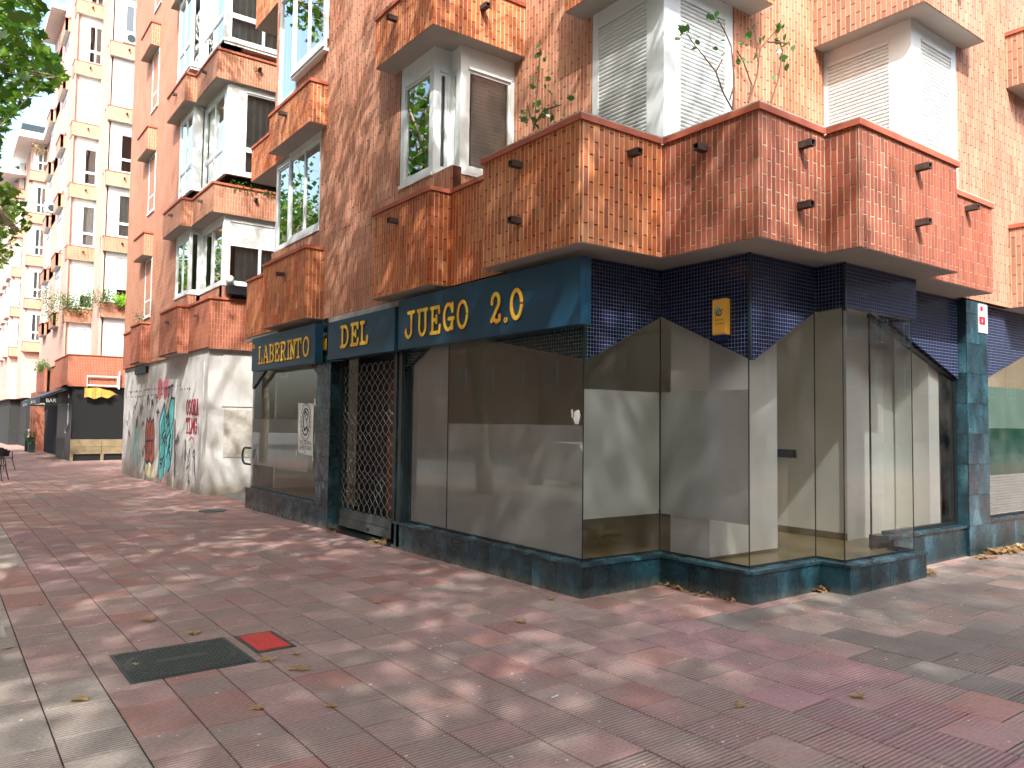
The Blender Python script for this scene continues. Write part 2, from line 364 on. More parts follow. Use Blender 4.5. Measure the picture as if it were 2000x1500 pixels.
def strips(kind, c, a, b, z0, z1, out):       # the light vertical mortar lines
    for k in range(math.floor(a/PW), math.ceil(b/PW)+1):
        u0 = max(a, k*PW-.0058); u1 = min(b, k*PW+.0058)
        if u1-u0 < .002: continue
        if kind == 'A': out.box(c-.0070, u0, z0, c, u1, z1)
        else: out.box(u0, c-.0070, z0, u1, c, z1)
def panel(kind, c, a, b, z0, z1, back, thick=.12):
    if kind == 'A': back.box(c, a, z0, c+thick, b, z1)
    else: back.box(a+.0012, c-.0008, z0+.0006, b-.0006, c+thick, z1-.0006)

class Clad:                                   # collects cladding of one building and makes its parts
    def __init__(s, parent): s.parent = parent; s.B = {}; s.back_d = MB(); s.back_l = MB(); s.st = MB()
    def wall(s, kind, c, a, b, z0, z1, mat='brick_o', light=False, thick=.12):
        panel(kind, c, a, b, z0, z1, s.back_l if light else s.back_d, thick)
        bricks(kind, c, a, b, z0, z1, s.B.setdefault(mat, MB()))
        if not light: strips(kind, c, a, b, z0, z1, s.st)
    def done(s, nm='brick_wall'):
        w = s.back_d.build(nm, 'mortar_d', s.parent)
        if s.back_l.v: s.back_l.build(nm, 'mortar_l', s.parent)
        if s.st.v: s.st.build('mortar_joint', 'mortar_l', w, kind='stuff')
        for k, mb in s.B.items(): mb.build('brick', k, w, kind='stuff')
        return w

# ------------------------------------------------------------------ ground
PAVE = MB(); X0, X1, Y0, Y1 = -9.2, 60, -9.0, 190
PAVE.add([(x, y, gz(x, y)-.012) for x, y in ((X0, Y0), (X1, Y0), (X1, Y1), (X0, Y1))], [(0, 1, 2, 3)])
pavement = PAVE.build('pavement', 'pavefar', kind='structure')
g = MB()
g.add([(x, y, gz(x, y)-.16) for x, y in ((-420, -420), (420, -420), (420, 420), (-420, 420))], [(0, 1, 2, 3)]); g.build('ground', 'asphalt', kind='structure')
g = MB(); g.add([(x, y, gz(x, y)-.15) for x, y in ((-21, -200), (-9.35, -200), (-9.35, 200), (-21, 200))], [(0, 1, 2, 3)]); g.build('road', 'asphalt', kind='structure')
g = MB(); g.add([(x, y, gz(x, y)+d) for d in (-.16, -.01) for x, y in ((-9.35, -9), (-9.2, -9), (-9.2, 190), (-9.35, 190))], [(0,3,2,1),(4,5,6,7),(0,1,5,4),(1,2,6,5),(2,3,7,6),(3,0,4,7)])
g.build('kerb', 'cement', kind='structure')
# slabs: strips along y with the joint lines seen in the photograph
XL = [-.92, -1.25, -1.59, -1.93, -2.27, -2.61, -2.94, -3.27, -3.60, -3.93, -4.27, -4.60, -4.94, -5.27, -5.61, -5.94, -6.28, -6.61, -6.95, -7.28, -7.62, -7.95, -8.29, -8.62, -8.96, -9.2]
XR = [-.92, -.545, -.145, .26, .64, 1.02, 1.40, 1.78, 2.16, 2.54, 2.92, 3.30, 3.68, 4.06, 4.44, 4.82, 5.20, 5.58, 5.96, 6.34, 6.72, 7.1, 7.5, 7.9, 8.3, 8.7, 9.1]
strip = [(XL[i+1], XL[i]) for i in range(len(XL)-1)]+[(XR[i], XR[i+1]) for i in range(len(XR)-1)]
rs = random.Random(3)
GREY, TAN, PINK, RED, PURP, BEIGE, DARK, ROSE = [L(*c)[:3] for c in ((153,134,125),(160,136,127),(167,136,129),(164,123,113),(146,119,119),(160,152,141),(122,116,109),(163,127,127))]
def slabcol(x, y):
    j = rs.uniform(.955, 1.045)
    if -.92 < x < .26 and y < -.84:
        if (x > -.145 and y > -2.9) or (-.545 < x < -.145 and -3.6 < y < -1.24) or (x < -.545 and y < -2.6 and y > -5) : return [c*j for c in ROSE]
    if x < -3.93 and (x < -4.27 or y < .3 or y > 5): return [c*j for c in BEIGE]
    if -3.93 < x < -3.27 and y > 3.2 and y < 8.6: return [c*j for c in PURP]
    if x > .3 and y < -1.2: return [c*j for c in (DARK if rs.random() < .75 else GREY)]
    if 7.6 < y < 9.4 and x > -3.3: return [c*j for c in rs.choice((PURP, GREY, PINK, RED))]
    if y > 1.5 and x > -1.3: return [c*j for c in rs.choice((PINK, PINK, RED))]
    w = rs.random()
    return [c*j for c in (TAN if w < .4 else PINK if w < .66 else GREY if w < .88 else RED)]
def inside_plinth(x, y):
    return (x > .06 and y > .06) or (x > 1.1 and y > -1.03) or (x > 2.15 and y > -1.33 and x < 3.5) or (x > 5 and y > -1)
slabs = []
for (a, b) in strip:
    y = -9 + rs.random()*.335; a_, b_ = a, b
    while y < 24.5:
        h = .335 if rs.random() < .8 else .50
        cx, cy_ = (a+b)/2, y+h/2
        if not ((cx > .3 and cy_ > .35 and cy_ < 9.4) or (cx > 1.4 and -.7 < cy_ < 9.4) or (2.4 < cx < 3.2 and cy_ > -1.1) or (cx > .6 and cy_ > 9.4) or (cx > 5.3 and cy_ > -.7)):
            if not (-3.8 < cx < -2.66 and -.15 < cy_ < .66 and False):
                slabs.append((a, b, y, y+h))
        y += h
def covered(a, b, y0, y1):      # the two covers take the place of the slabs
    return False
def score(s):
    p = Vector(((s[0]+s[1])/2, (s[2]+s[3])/2, 0)); d = p-CAM; z = d.dot(fw)
    if z < .8: return -1
    u = d.dot(r2)/z; v = d.dot(u2)/z
    if abs(u) > .70 or v < -.56: return -1
    return (s[1]-s[0])*(s[3]-s[2])/z**3
slabs.sort(key=score, reverse=True)
def slabbox(mb, a, b, y0, y1, top=None):
    q = .0042; e = .004; t = rs.uniform(-.0015, .0015) if top is None else top
    P = [(a+q, y0+q), (b-q, y0+q), (b-q, y1-q), (a+q, y1-q)]; I = [(a+q+e, y0+q+e), (b-q-e, y0+q+e), (b-q-e, y1-q-e), (a+q+e, y1-q-e)]
    mb.add([(x, y, gz(x, y)-.03) for x, y in P]+[(x, y, gz(x, y)-.003+t) for x, y in P]+[(x, y, gz(x, y)+t) for x, y in I],
           [(0,1,5,4),(1,2,6,5),(2,3,7,6),(3,0,4,7),(4,5,9,8),(5,6,10,9),(6,7,11,10),(7,4,8,11),(8,9,10,11)])
cache = {}
jb = MB(); jb.add([(x, y, gz(x, y)-.0115+.004) for x, y in ((-9.2, -9), (9.1, -9), (9.1, 24.4), (-9.2, 24.4))], [(0, 1, 2, 3)])
jb.build('paving_joint', 'joint', pavement)
rest = MB(); restcol = []
for i, s_ in enumerate(slabs):
    cx, cyy = (s_[0]+s_[1])/2, (s_[2]+s_[3])/2; c = slabcol(cx, cyy)
    if i < 300:
        key = (round(s_[1]-s_[0], 3), round(s_[3]-s_[2], 3))
        if key not in cache:
            mb = MB(); w, h = key
            q = .0042; e = .004; P = [(-w/2+q,-h/2+q),(w/2-q,-h/2+q),(w/2-q,h/2-q),(-w/2+q,h/2-q)]; I = [(x-math.copysign(e, x), y-math.copysign(e, y)) for x, y in P]
            mb.add([(x,y,GX*x+GY*y-.03) for x,y in P]+[(x,y,GX*x+GY*y-.003) for x,y in P]+[(x,y,GX*x+GY*y) for x,y in I],
                   [(0,1,5,4),(1,2,6,5),(2,3,7,6),(3,0,4,7),(4,5,9,8),(5,6,10,9),(6,7,11,10),(7,4,8,11),(8,9,10,11)])
            me = mb.mesh('paving_slab', 'pave'); ca = me.color_attributes.new('Col', 'FLOAT_COLOR', 'CORNER'); ca.data.foreach_set('color', [1.0]*4*len(ca.data)); cache[key] = me
        o = link('paving_slab', cache[key], pavement, loc=(cx, cyy, gz(cx, cyy)+rs.uniform(-.002, .0015))); o.color = (*c, 1)
    else:
        n0 = len(rest.f); slabbox(rest, *s_); restcol += [c]*(len(rest.f)-n0)
me = rest.mesh('paving_slab', 'pave'); ca = me.color_attributes.new('Col', 'FLOAT_COLOR', 'CORNER')
fl = []
for pol, c in zip(me.polygons, restcol): fl += [*c, 1]*pol.loop_total
ca.data.foreach_set('color', fl); o = link('paving_slab', me, pavement, kind='stuff'); o.color = (1, 1, 1, 1)

# ------------------------------------------------------------------ window pieces
def bay_segment(kind, c, a, b, z0, z1, spec, fr, panes, shuts, curt, dark):
    """one straight run of a bay window. kind A: plane x=c, runs along y; kind B: plane y=c, runs along x"""
    def bx(mb, u0, u1, v0, v1, d0, d1):     # d: depth from the plane, positive = inwards
        if kind == 'A': mb.box(c+d0, u0, v0, c+d1, u1, v1)
        else: mb.box(max(u0, a+.0015), c+d0-.0012, v0+.0004, u1, c+d1-.0012, v1-.0004)
    ty = spec.get('t', 'pane'); f = spec.get('f', .055); lo = spec.get('lo', .10); box = spec.get('box', .28)
    p0 = spec.get('p0', f); p1 = spec.get('p1', f)
    bx(fr, a, b, z0, z0+lo*.5, -.025, .05); bx(fr, a, b, z0+lo*.5, z0+lo, 0, .05)
    bx(fr, a, a+p0, z0+lo, z1, 0, .07); bx(fr, b-p1, b, z0+lo, z1, 0, .07)
    if box > 0:
        bx(fr, a+p0, b-p1, z1-box, z1, .004, .07); bx(fr, a+p0, b-p1, z1-box, z1-box+.035, -.012, .004)
    u0, u1, v0, v1 = a+p0, b-p1, z0+lo, z1-box
    if u1-u0 < .03: return
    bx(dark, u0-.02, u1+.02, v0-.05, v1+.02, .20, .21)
    if ty == 'shutter':
        n = max(3, int((v1-v0)/.045)); h = (v1-v0)/n
        for i in range(n):
            z = v0+i*h
            pr_ = [(.022, z), (.006, z+h*.22), (.003, z+h*.5), (.006, z+h*.78), (.022, z+h), (.035, z+h), (.035, z)]
            if kind == 'A': shuts.add([(c+d, u0, zz) for d, zz in pr_]+[(c+d, u1, zz) for d, zz in pr_], [(k, (k+1)%7, (k+1)%7+7, k+7) for k in range(7)])
            else: shuts.add([(u0, c+d, zz) for d, zz in pr_]+[(u1, c+d, zz) for d, zz in pr_], [(k, k+7, (k+1)%7+7, (k+1)%7) for k in range(7)])
        return
    vs = v1
    if 'half' in spec:      # roller shutter part way down
        vs = v1-(v1-v0)*spec['half']; n = max(2, int((v1-vs)/.045)); h = (v1-vs)/n
        for i in range(n):
            z = vs+i*h; bx(shuts, u0, u1, z+.004, z+h-.002, .006+.004, .03)
    nm = spec.get('n', 1); tr = spec.get('tr', 0); w = (u1-u0)/nm
    for i in range(nm):
        A_, B_ = u0+i*w, u0+(i+1)*w
        segs = [(v0, v1)] if not tr else [(v0, v0+(v1-v0)*tr), (v0+(v1-v0)*tr+.05, v1)]
        if tr: bx(fr, A_, B_, v0+(v1-v0)*tr, v0+(v1-v0)*tr+.05, .004, .055)
        for (za, zb_) in segs:
            bx(fr, A_, A_+.032, za, zb_, .012, .05); bx(fr, B_-.032, B_, za, zb_, .012, .05)
            bx(fr, A_+.032, B_-.032, za, za+.035, .012, .05); bx(fr, A_+.032, B_-.032, zb_-.035, zb_, .012, .05)
            g_ = MB()
            if kind == 'A': g_.add([(c+.03, A_+.032, za+.035), (c+.03, A_+.032, zb_-.035), (c+.03, B_-.032, zb_-.035), (c+.03, B_-.032, za+.035)], [(0, 1, 2, 3)])
            else: g_.add([(A_+.032, c+.03, za+.035), (B_-.032, c+.03, za+.035), (B_-.032, c+.03, zb_-.035), (A_+.032, c+.03, zb_-.035)], [(0, 1, 2, 3)])
            panes.append(g_)
    cu = spec.get('cu')
    if cu:
        lo_, hi_ = cu[0], cu[1]; N = max(4, int((hi_-lo_)*(u1-u0)/.05)); pts = []
        for k in range(N+1):
            u = u0+(u1-u0)*(lo_+(hi_-lo_)*k/N); d = .12+.02*math.sin(k*2.1)
            pts.append((u, d))
        for k in range(N):
            (ua, da), (ub, db) = pts[k], pts[k+1]
            if kind == 'A': curt.add([(c+da, ua, v0), (c+da, ua, v1), (c+db, ub, v1), (c+db, ub, v0)], [(0, 1, 2, 3)])
            else: curt.add([(ua, c+da, v0), (ub, c+db, v0), (ub, c+db, v1), (ua, c+da, v1)], [(0, 1, 2, 3)])
def bay_window(parent, segs, z0, z1, name='bay_window', small=False):
    fr, panes, shuts, curt, dark = MB(), [], MB(), MB(), MB()
    for k, c, a, b, sp in segs: bay_segment(k, c, a, b, sp.get('z0', z0), sp.get('z1', z1), sp, fr, panes, shuts, curt, dark)
    w = fr.build(name, 'white', parent)
    if small:
        p = MB()
        for g_ in panes: p.add(g_.v, g_.f)
        if p.v: p.build('window_pane', 'wglass', w)
    else:
        for g_ in panes: g_.build('window_pane', 'wglass', w)
    if shuts.v: shuts.build('roller_shutter', 'shut', w)
    if curt.v: curt.build('curtain', 'curt', w)
    if dark.v: dark.build('dark_backing', 'inner', w)  # dark sheet behind each pane, an unlit room's shade as colour
    return w
def parapet(clad, parent, segs, zb, zt, soff, mat, light=False, cop=.03, fill=None, far=None, planter=True):
    """segs: ('A', x, y0, y1) or ('B', y, x0, x1)"""
    cb = MB(); sf = MB()
    for (k, c, a, b) in segs:
        if far:
            if k == 'A': far.box(c, a, zb, c+.12, b, zt-.05)
            else: far.box(a, c, zb, b, c+.12, zt-.05)
        else: clad.wall(k, c, a, b, zb+.004, zt-.055, mat, light, .11)
        if k == 'A': cb.box(c-cop, a-cop, zt-.05, c+.14, b+cop*.5, zt)
        else: cb.box(a-cop*.5, c-cop-.0015, zt-.0508, b+cop*.5, c+.14, zt-.0008)
    p = cb.build('coping', 'coping', parent)
    sf.prism(soff, zb-.002, zb+.03); sf.prism(soff, zt-.32, zt-.28); sf.build('soffit', 'soffit', p)
    return p
def spout(parent, kind, c, u, z, ln=.13):
    mb = MB(); w, h, t = .035, .05, .008
    def bx(a0, a1, z0, z1):
        if kind == 'A': mb.box(c-ln, a0, z0, c, a1, z1)
        else: mb.box(a0, c-ln, z0, a1, c, z1)
    bx(u-w, u+w, z-h/2, z-h/2+t); bx(u-w, u-w+t, z-h/2+t, z+h/2); bx(u+w-t, u+w, z-h/2+t, z+h/2); bx(u-w, u+w, z+h/2, z+h/2+t)
    mb.build('water_spout', 'spout', parent)

# ------------------------------------------------------------------ corner building
ZB, ST = 3.195, 3.10
cb_ = thing('corner_building', 'orange and red brick corner block above the empty blue tiled shop', 'apartment building', (3, 4, 0))
cl = Clad(cb_)
core = MB(); core.prism([(.24, 8.5), (.24, 3.1), (.5, 3.1), (.5, 2.85), (1.32, 2.85), (1.32, .26), (4.24, .26), (4.24, -.83), (16, -.83), (16, 8.5)], 3.23, 22)
core.build('dark_core', 'inner', cb_)  # solid core added against light leaks, coloured dark like unlit rooms
TOP = 22
# plain walls
cl.wall('A', 0, 3.70, 6.38, ZB, TOP)
cl.wall('A', 0, 8.5, 8.62, 7.0, TOP); cl.wall('A', 0, 6.38, 8.5, 10.3, TOP)
cl.wall('A', 0, 2.36, 3.70, 4.35, 4.66)
cl.wall('A', 1.075, 1.10, 2.60, 4.2, TOP, thick=.1)
cl.wall('B', 0, 2.19, 3.98, 4.2, TOP, thick=.1)
cl.wall('B', -1.09, 5.075, 11, ZB, TOP, 'brick_pale')
# slender return at left end
pl = MB(); pl.box(.12, 8.62, ZB, 16, 8.74, TOP); pl.build('end_wall', 'far_o', cb_)
pl = MB(); pl.prism([(-.4, 10), (-.4, -1.5), (16, -1.5), (16, 10)], 22, 22.3); pl.build('roof', 'soffit', cb_)
# level 1 parapets, corner piece
cor = Clad(cb_)
Q = [('A', -.333, -.3225, 1.21), ('B', -.3225, -.333, .703), ('A', .703, -1.419, -.3225), ('B', -1.419, .703, 1.6845), ('A', 1.6845, -1.752, -1.419), ('B', -1.752, 1.6845, 3.531), ('B', -1.437, 3.531, 5.11)]
indiv = []
for i, (k, c, a, b) in enumerate(Q):
    red = i > 1; mat = 'brick_r' if red else 'brick_p'; light = red
    zb, zt = ZB+.004, 4.345-.055
    if i == 6: zt = 4.205
    panel(k, c-(.0045 if light else 0), a-(.0045 if light else 0), b, zb, zt, cor.back_l if light else cor.back_d, .11)
    if not light: strips(k, c, a, b, zb, zt, cor.st)
    if k == 'A' : pass
    for kk, u0, u1, v0, v1, full in brick_cells(a, b, zb, zt):
        indiv.append((full, (Vector((c, (u0+u1)/2, (v0+v1)/2)) if k == 'A' else Vector(((u0+u1)/2, c, (v0+v1)/2))), k, c, u0, u1, v0, v1, mat))
# the inner face next to the left bay and the end returns
indiv.sort(key=lambda t: (not t[0], (t[1]-CAM).length * (1.0 if t[2] == 'B' or t[1].x < 3 else 1)))
bm_cache = {}
wallobj = cor.back_d.build('parapet', 'mortar_d', cb_); wl2 = cor.back_l.build('parapet', 'mortar_g', cb_)
cor.st.build('mortar_joint', 'mortar_l', wallobj, kind='stuff')
nb = 0; restb = {}
for full, ctr, k, c, u0, u1, v0, v1, mat in indiv:
    par = wl2 if mat == 'brick_r' else wallobj
    if full and nb < 300:
        nb += 1
        if (k, mat) not in bm_cache:
            h = BW/2; z = BH/2; mb = MB(); e = .0025
            if k == 'A': mb.add([(-PROUD,-h+e,-z+e),(-PROUD,h-e,-z+e),(-PROUD,h-e,z-e),(-PROUD,-h+e,z-e),(-PROUD+e,-h,-z),(-PROUD+e,h,-z),(-PROUD+e,h,z),(-PROUD+e,-h,z),(0,-h,-z),(0,h,-z),(0,h,z),(0,-h,z)],
                    [(0,3,2,1),(0,1,5,4),(1,2,6,5),(2,3,7,6),(3,0,4,7),(4,5,9,8),(5,6,10,9),(6,7,11,10),(7,4,8,11)])
            else: mb.add([(-h+e,-PROUD,-z+e),(h-e,-PROUD,-z+e),(h-e,-PROUD,z-e),(-h+e,-PROUD,z-e),(-h,-PROUD+e,-z),(h,-PROUD+e,-z),(h,-PROUD+e,z),(-h,-PROUD+e,z),(-h,0,-z),(h,0,-z),(h,0,z),(-h,0,z)],
                    [(0,1,2,3),(0,4,5,1),(1,5,6,2),(2,6,7,3),(3,7,4,0),(4,8,9,5),(5,9,10,6),(6,10,11,7),(7,11,8,4)])
            bm_cache[(k, mat)] = mb.mesh('brick', mat)
        j = random.uniform(-.001, .0015)
        link('brick', bm_cache[(k, mat)], par, loc=(ctr.x-(j if k == 'A' else 0), ctr.y-(j if k == 'B' else 0), ctr.z))
    else:
        mb = restb.setdefault(mat, MB()); p = PROUD
        if k == 'A': mb.add([(c-p,u0,v0),(c-p,u1,v0),(c-p,u1,v1),(c-p,u0,v1),(c,u0,v0),(c,u1,v0),(c,u1,v1),(c,u0,v1)],[(0,3,2,1),(0,1,5,4),(3,7,6,2),(0,4,7,3),(1,2,6,5)])
        else: mb.add([(u0,c-p,v0),(u1,c-p,v0),(u1,c-p,v1),(u0,c-p,v1),(u0,c,v0),(u1,c,v0),(u1,c,v1),(u0,c,v1)],[(0,1,2,3),(0,4,5,1),(3,2,6,7),(0,3,7,4),(1,5,6,2)])
for k, mb in restb.items(): mb.build('brick', k, wl2 if k == 'brick_r' else wallobj, kind='stuff')
cp = MB(); gp = MB()
for i, (k, c, a, b) in enumerate(Q):
    z = 4.345 if i < 6 else 4.26
    lo, hi = -.03, .03
    if k == 'A': cp.box(c-.03, a-.03, z-.055, c+.15, b+(-.031 if 0 < i else .02), z); gp.box(c-.026, a-.026, z, c+.15, b-.027, z+.014)
    else: cp.box(a+(-.0285 if i in (1, 3, 5) else .0), c-.0305, z-.0555, b+(.03 if i in (5, 6) else -.031), c+.151, z-.0006); gp.box(a-.0265, c-.0265, z, b+(.027 if i in (5, 6) else -.027), c+.15, z+.0136)
# the lower wing on the right has its own height
cpo = cp.build('coping', 'coping', cb_); gp.build('cement_bed', 'cement', cpo)
sf = MB(); out = [(-.333, 1.21), (-.333, -.3225), (.703, -.3225), (.703, -1.419), (1.6845, -1.419), (1.6845, -1.752), (3.531, -1.752), (3.531, -1.437), (5.11, -1.437), (5.11, -1.0), (16, -1.0), (16, 9.8), (.02, 9.8), (.02, 1.21)]
sf.prism(out, ZB-.004, ZB+.035); sf.build('soffit', 'soffit', cb_)
for k, c, u, z in (('A', -.342, .55, 4.10), ('A', -.342, .55, 3.55), ('B', -.3315, .26, 4.10), ('A', .694, -.85, 4.10), ('B', -1.428, 1.29, 4.10), ('B', -1.428, 1.27, 3.55), ('B', -1.761, 2.70, 4.10), ('B', -1.761, 2.68, 3.56), ('B', -1.446, 4.46, 4.08)):
    spout(cb_, k, c, u, z)
# end returns of the corner parapet (seen from the side street)
rt_ = MB(); rt_.box(3.42, -1.752, ZB+.004, 3.531, -1.32, 4.29); rt_.box(5.0, -1.437, ZB+.004, 5.11, -1.09, 4.2); rt_.box(-.333, 1.10, ZB+.004, -.01, 1.21, 4.29)
rt_.build('parapet_end', 'far_red', cb_)
# level 1 second piece (under the left zigzag window)
parapet(cl, cb_, [('A', -.29, 2.36, 3.86), ('B', 2.36, -.29, -.02), ('A', -.02, 1.21, 2.36)], ZB, 4.35, [(-.29, 3.86), (-.29, 2.36), (.2, 2.36), (.2, 3.86)], 'brick_p')
for u, z in ((3.16, 4.09),): spout(cb_, 'A', -.299, u, z)
for u, z in ((1.40, 3.94), (1.41, 3.44)): spout(cb_, 'A', -.029, u, z)
# low brick wall under the zigzag window
cl.wall('A', .24, 2.60, 2.84, 4.35, 4.66, thick=.05); cl.wall('B', 2.84, 0, .24, 4.35, 4.66, thick=.05); cl.wall('B', 2.60, .25, 1.07, 4.2, 4.66, thick=.05)
# left bay
parapet(cl, cb_, [('A', -.29, 6.17, 8.15), ('B', 6.17, -.29, 0)], ZB, 4.34, [(-.29, 8.15), (-.29, 6.17), (.2, 6.17), (.2, 8.15)], 'brick_p')
parapet(cl, cb_, [('A', -.02, 8.15, 9.9)], ZB, 4.34, [(-.02, 9.9), (-.02, 8.15), (1.1, 8.15), (1.1, 9.9)], 'brick_p')
spout(cb_, 'A', -.299, 7.1, 4.0)
cl.wall('A', 0, 6.38, 8.6, 4.3, 4.65)
def P2(n): return ZB+ST*n
for n in (1, 2, 3, 4, 5):
    zb = P2(n); zt = zb+.70
    parapet(cl, cb_, [('A', -.29, 2.39, 3.88), ('B', 2.39, -.29, 1.10)], zb, zt, [(-.29, 3.88), (-.29, 2.39), (1.3, 2.39), (1.3, 3.88)], 'brick_p')
    parapet(cl, cb_, [('A', .78, -.30, 1.24), ('B', -.30, .78, 2.50)], zb, zt, [(.78, 1.24), (.78, -.30), (2.50, -.30), (2.50, 0.05), (1.1, .05), (1.1, 1.24)], 'brick_p')
    parapet(cl, cb_, [('A', 3.755, -1.35, 0), ('B', -1.35, 3.755, 5.234)], zb, zt, [(3.755, 0), (3.755, -1.35), (5.234, -1.35), (5.234, -1.0), (4.1, -1.0), (4.1, 0)], 'brick_pale')
    parapet(cl, cb_, [('A', -.29, 6.17, 8.05), ('B', 6.17, -.29, 0)], zb, zt, [(-.29, 8.05), (-.29, 6.17), (.2, 6.17), (.2, 8.05)], 'brick_p')
    parapet(cl, cb_, [('A', -.0, 8.05, 9.9)], zb, zt, [(0, 9.9), (0, 8.05), (1.25, 8.05), (1.25, 9.9)], 'brick_p')
    e = MB(); e.box(5.12, -1.35, zb+.004, 5.234, -1.09, zt-.055); e.box(2.39, -.30, zb+.004, 2.50, 0, zt-.055); e.build('parapet_end', 'far_pink', cb_)
    if n < 3:
        spout(cb_, 'A', -.299, 3.30, zb+.43); spout(cb_, 'B', 2.381, .40, zb+.41); spout(cb_, 'A', -.299, 7.2, zb+.43); spout(cb_, 'B', -1.359, 4.5, zb+.41)
# pale parapets further along the side street
for n in (0, 1, 2):
    zb = P2(n); parapet(cl, cb_, [('A', 5.95+.55, -1.40, -1.09), ('B', -1.40, 6.5, 8.4)], zb-.15*(n > 0), zb+(1.1 if n == 0 else .60), [(6.5, -1.0), (6.5, -1.40), (8.4, -1.40), (8.4, -1.0)], 'brick_pale')
# windows
SH = dict(t='shutter', f=.05, lo=.06, box=.20)
for n in (0, 1, 2, 3, 4, 5):
    z0 = P2(n)+1.466 if n == 0 else P2(n)+.9; z1 = P2(n+1)
    sm = n > 1
    bay_window(cb_, [('A', 0, 2.84, 3.69, dict(f=.05, p0=.09, p1=.11, cu=(0, .45))), ('B', 2.84, .0, .245, dict(f=.04, p0=.085, box=.30)), ('A', .245, 2.60, 2.84, dict(p0=.10, f=.03, box=.30)), ('B', 2.60, .245, 1.07, dict(p0=.11, p1=.06, f=.05))], z0, z1, small=sm)
    if n < 2:
        ib = MB()
        for q_ in range(int((z1-.3-z0)/.05)): ib.slabB(2.70, 2.712, [(.36, z0+.1+q_*.05), (1.0, z0+.1+q_*.05), (1.0, z0+.146+q_*.05), (.36, z0+.146+q_*.05)])
        ib.build('inner_blind', 'shut', cb_, kind='stuff')
    zc = 4.0 if n == 0 else P2(n)+.3
    s1 = SH if n < 2 else dict(f=.06, n=2, cu=(.1, .9))
    bay_window(cb_, [('A', 1.07, 0, 1.093, {**s1, 'p0': .245, 'p1': .10}), ('B', .0, 1.072, 2.185, {**s1, 'p0': .25, 'p1': .135})], zc, z1, small=sm)
    bay_window(cb_, [('A', 3.98, -1.09, .0, {**s1, 'p0': .265, 'p1': .05}), ('B', -1.09, 3.982, 5.072, {**s1, 'p0': .23, 'p1': .13})], zc, z1, small=sm)
    if n == 0:
        bay_window(cb_, [('A', 0, 6.38, 7.85, dict(f=.07, n=2, box=.12, lo=.12)), ('A', .06, 7.85, 8.62, dict(f=.06, box=.1, lo=.1))], 4.65, z1)
    elif n < 3:
        bay_window(cb_, [('A', -.09, 6.16, 7.6, dict(f=.06, n=2, box=.10, lo=.14, z0=P2(n)+1.27)), ('A', 0, 7.6, 8.5, dict(f=.06, box=.1, lo=.1, z0=P2(n)+1.0))], P2(n)+1.0, z1)
        u = MB(); u.box(-.088, 6.17, P2(n)+1.22, .12, 7.6, P2(n)+1.268); u.box(-.0, 6.16, P2(n)+.6, .1, 6.2, P2(n)+1.2); u.build('window_sill', 'soffit_w', cb_)
        cl.wall('A', 0.02, 6.2, 7.6, P2(n)+.4, P2(n)+1.2, thick=.05)
cl.done()
M['_'] = None; del M['_']

# ---- ground floor: plinth, tiles, panes, mosaics
ZP = .315
Z = [(0, 9.72), (0, 5.80), None, (0, 3.74), (0, 0), (1.0413, 0), (1.0413, -1.09), (2.091, -1.09), (2.091, -1.397), (3.5386, -1.397), (3.5386, -1.05), (12, -1.05)]
plc = MB()
poly = [(.012, 3.74), (.012, .012), (1.053, .012), (1.053, -1.078), (2.103, -1.078), (2.103, -1.385), (3.527, -1.385), (3.527, -1.04), (12, -1.04), (12, 9.7), (.62, 9.7), (.62, 5.81), (.7, 5.81), (.7, 3.74)]
plc.prism(poly, -.5, .284); plc.prism([(.012, 9.71), (.012, 5.80), (.41, 5.80), (.41, 9.71)], -.5, .2835)
plo = plc.build('plinth', 'mortar_d', cb_)
fl_ = MB(); fl_.prism([(.13, .14), (1.17, .14), (1.17, -.95), (2.22, -.95), (2.22, -1.26), (3.52, -1.26), (3.52, -.9), (11.5, -.9), (11.5, 9.5), (.7, 9.5), (.7, 3.70), (.13, 3.70)], .285, .30); fl_.prism([(.13, 9.5), (.13, 5.82), (.66, 5.82), (.66, 9.5)], .285, .30)
flo = fl_.build('shop_floor', 'floor_in', cb_)
tl = {}
def tile(kind, c, a, b, z0, z1, par=None, j=.0022, t=.012):
    mb = MB(); w = b-a-2*j; h = z1-z0-2*j; ctr = (a+b)/2; zc = (z0+z1)/2
    key = (kind, round(w, 3), round(h, 3))
    if key not in tl:
        if kind == 'A': mb.box(0, -w/2, -h/2, t, w/2, h/2)
        else: mb.box(-w/2, 0, -h/2, w/2, t, h/2)
        tl[key] = mb.mesh('tile', 'marble')
    return link('tile', tl[key], par or plo, loc=((c, ctr, zc) if kind == 'A' else (ctr, c, zc)))
def tilerun(kind, c, a, b, z0, z1, step, par=None, start=None):
    u = a; n = max(1, round((b-a)/step)); w = (b-a)/n
    for i in range(n): tile(kind, c, a+i*w, a+(i+1)*w, z0, z1, par)
grd = -.12
for (kind, c, a, b) in (('A', 0, 5.80, 9.72), ('A', 0, 0, 3.74), ('B', 0, 0, 1.0413), ('A', 1.0413, -1.09, 0), ('B', -1.09, 1.0413, 2.091), ('A', 2.091, -1.397, -1.09), ('B', -1.397, 2.091, 3.5386)):
    tilerun(kind, c, a+(.0122 if kind == 'B' and False else 0), b, grd, ZP-.03, .36)
tilerun('B', -1.05, 3.5386, 5.232, grd, .405, .36); tilerun('B', 9.70, 0.0122, .4, grd, ZP-.03, .4); tilerun('B', 3.74-.012+.012, .0122, .4, grd, ZP-.03, .4)
tilerun('B', -1.05, 5.80, 11.9, grd, .43, .42); tilerun('B', 5.788, 0.0122, .4, grd, ZP, .4); tilerun('A', .4, 3.75, 5.8, grd-.3, -.02, .5) if 0 else None
ld = MB()   # ledges
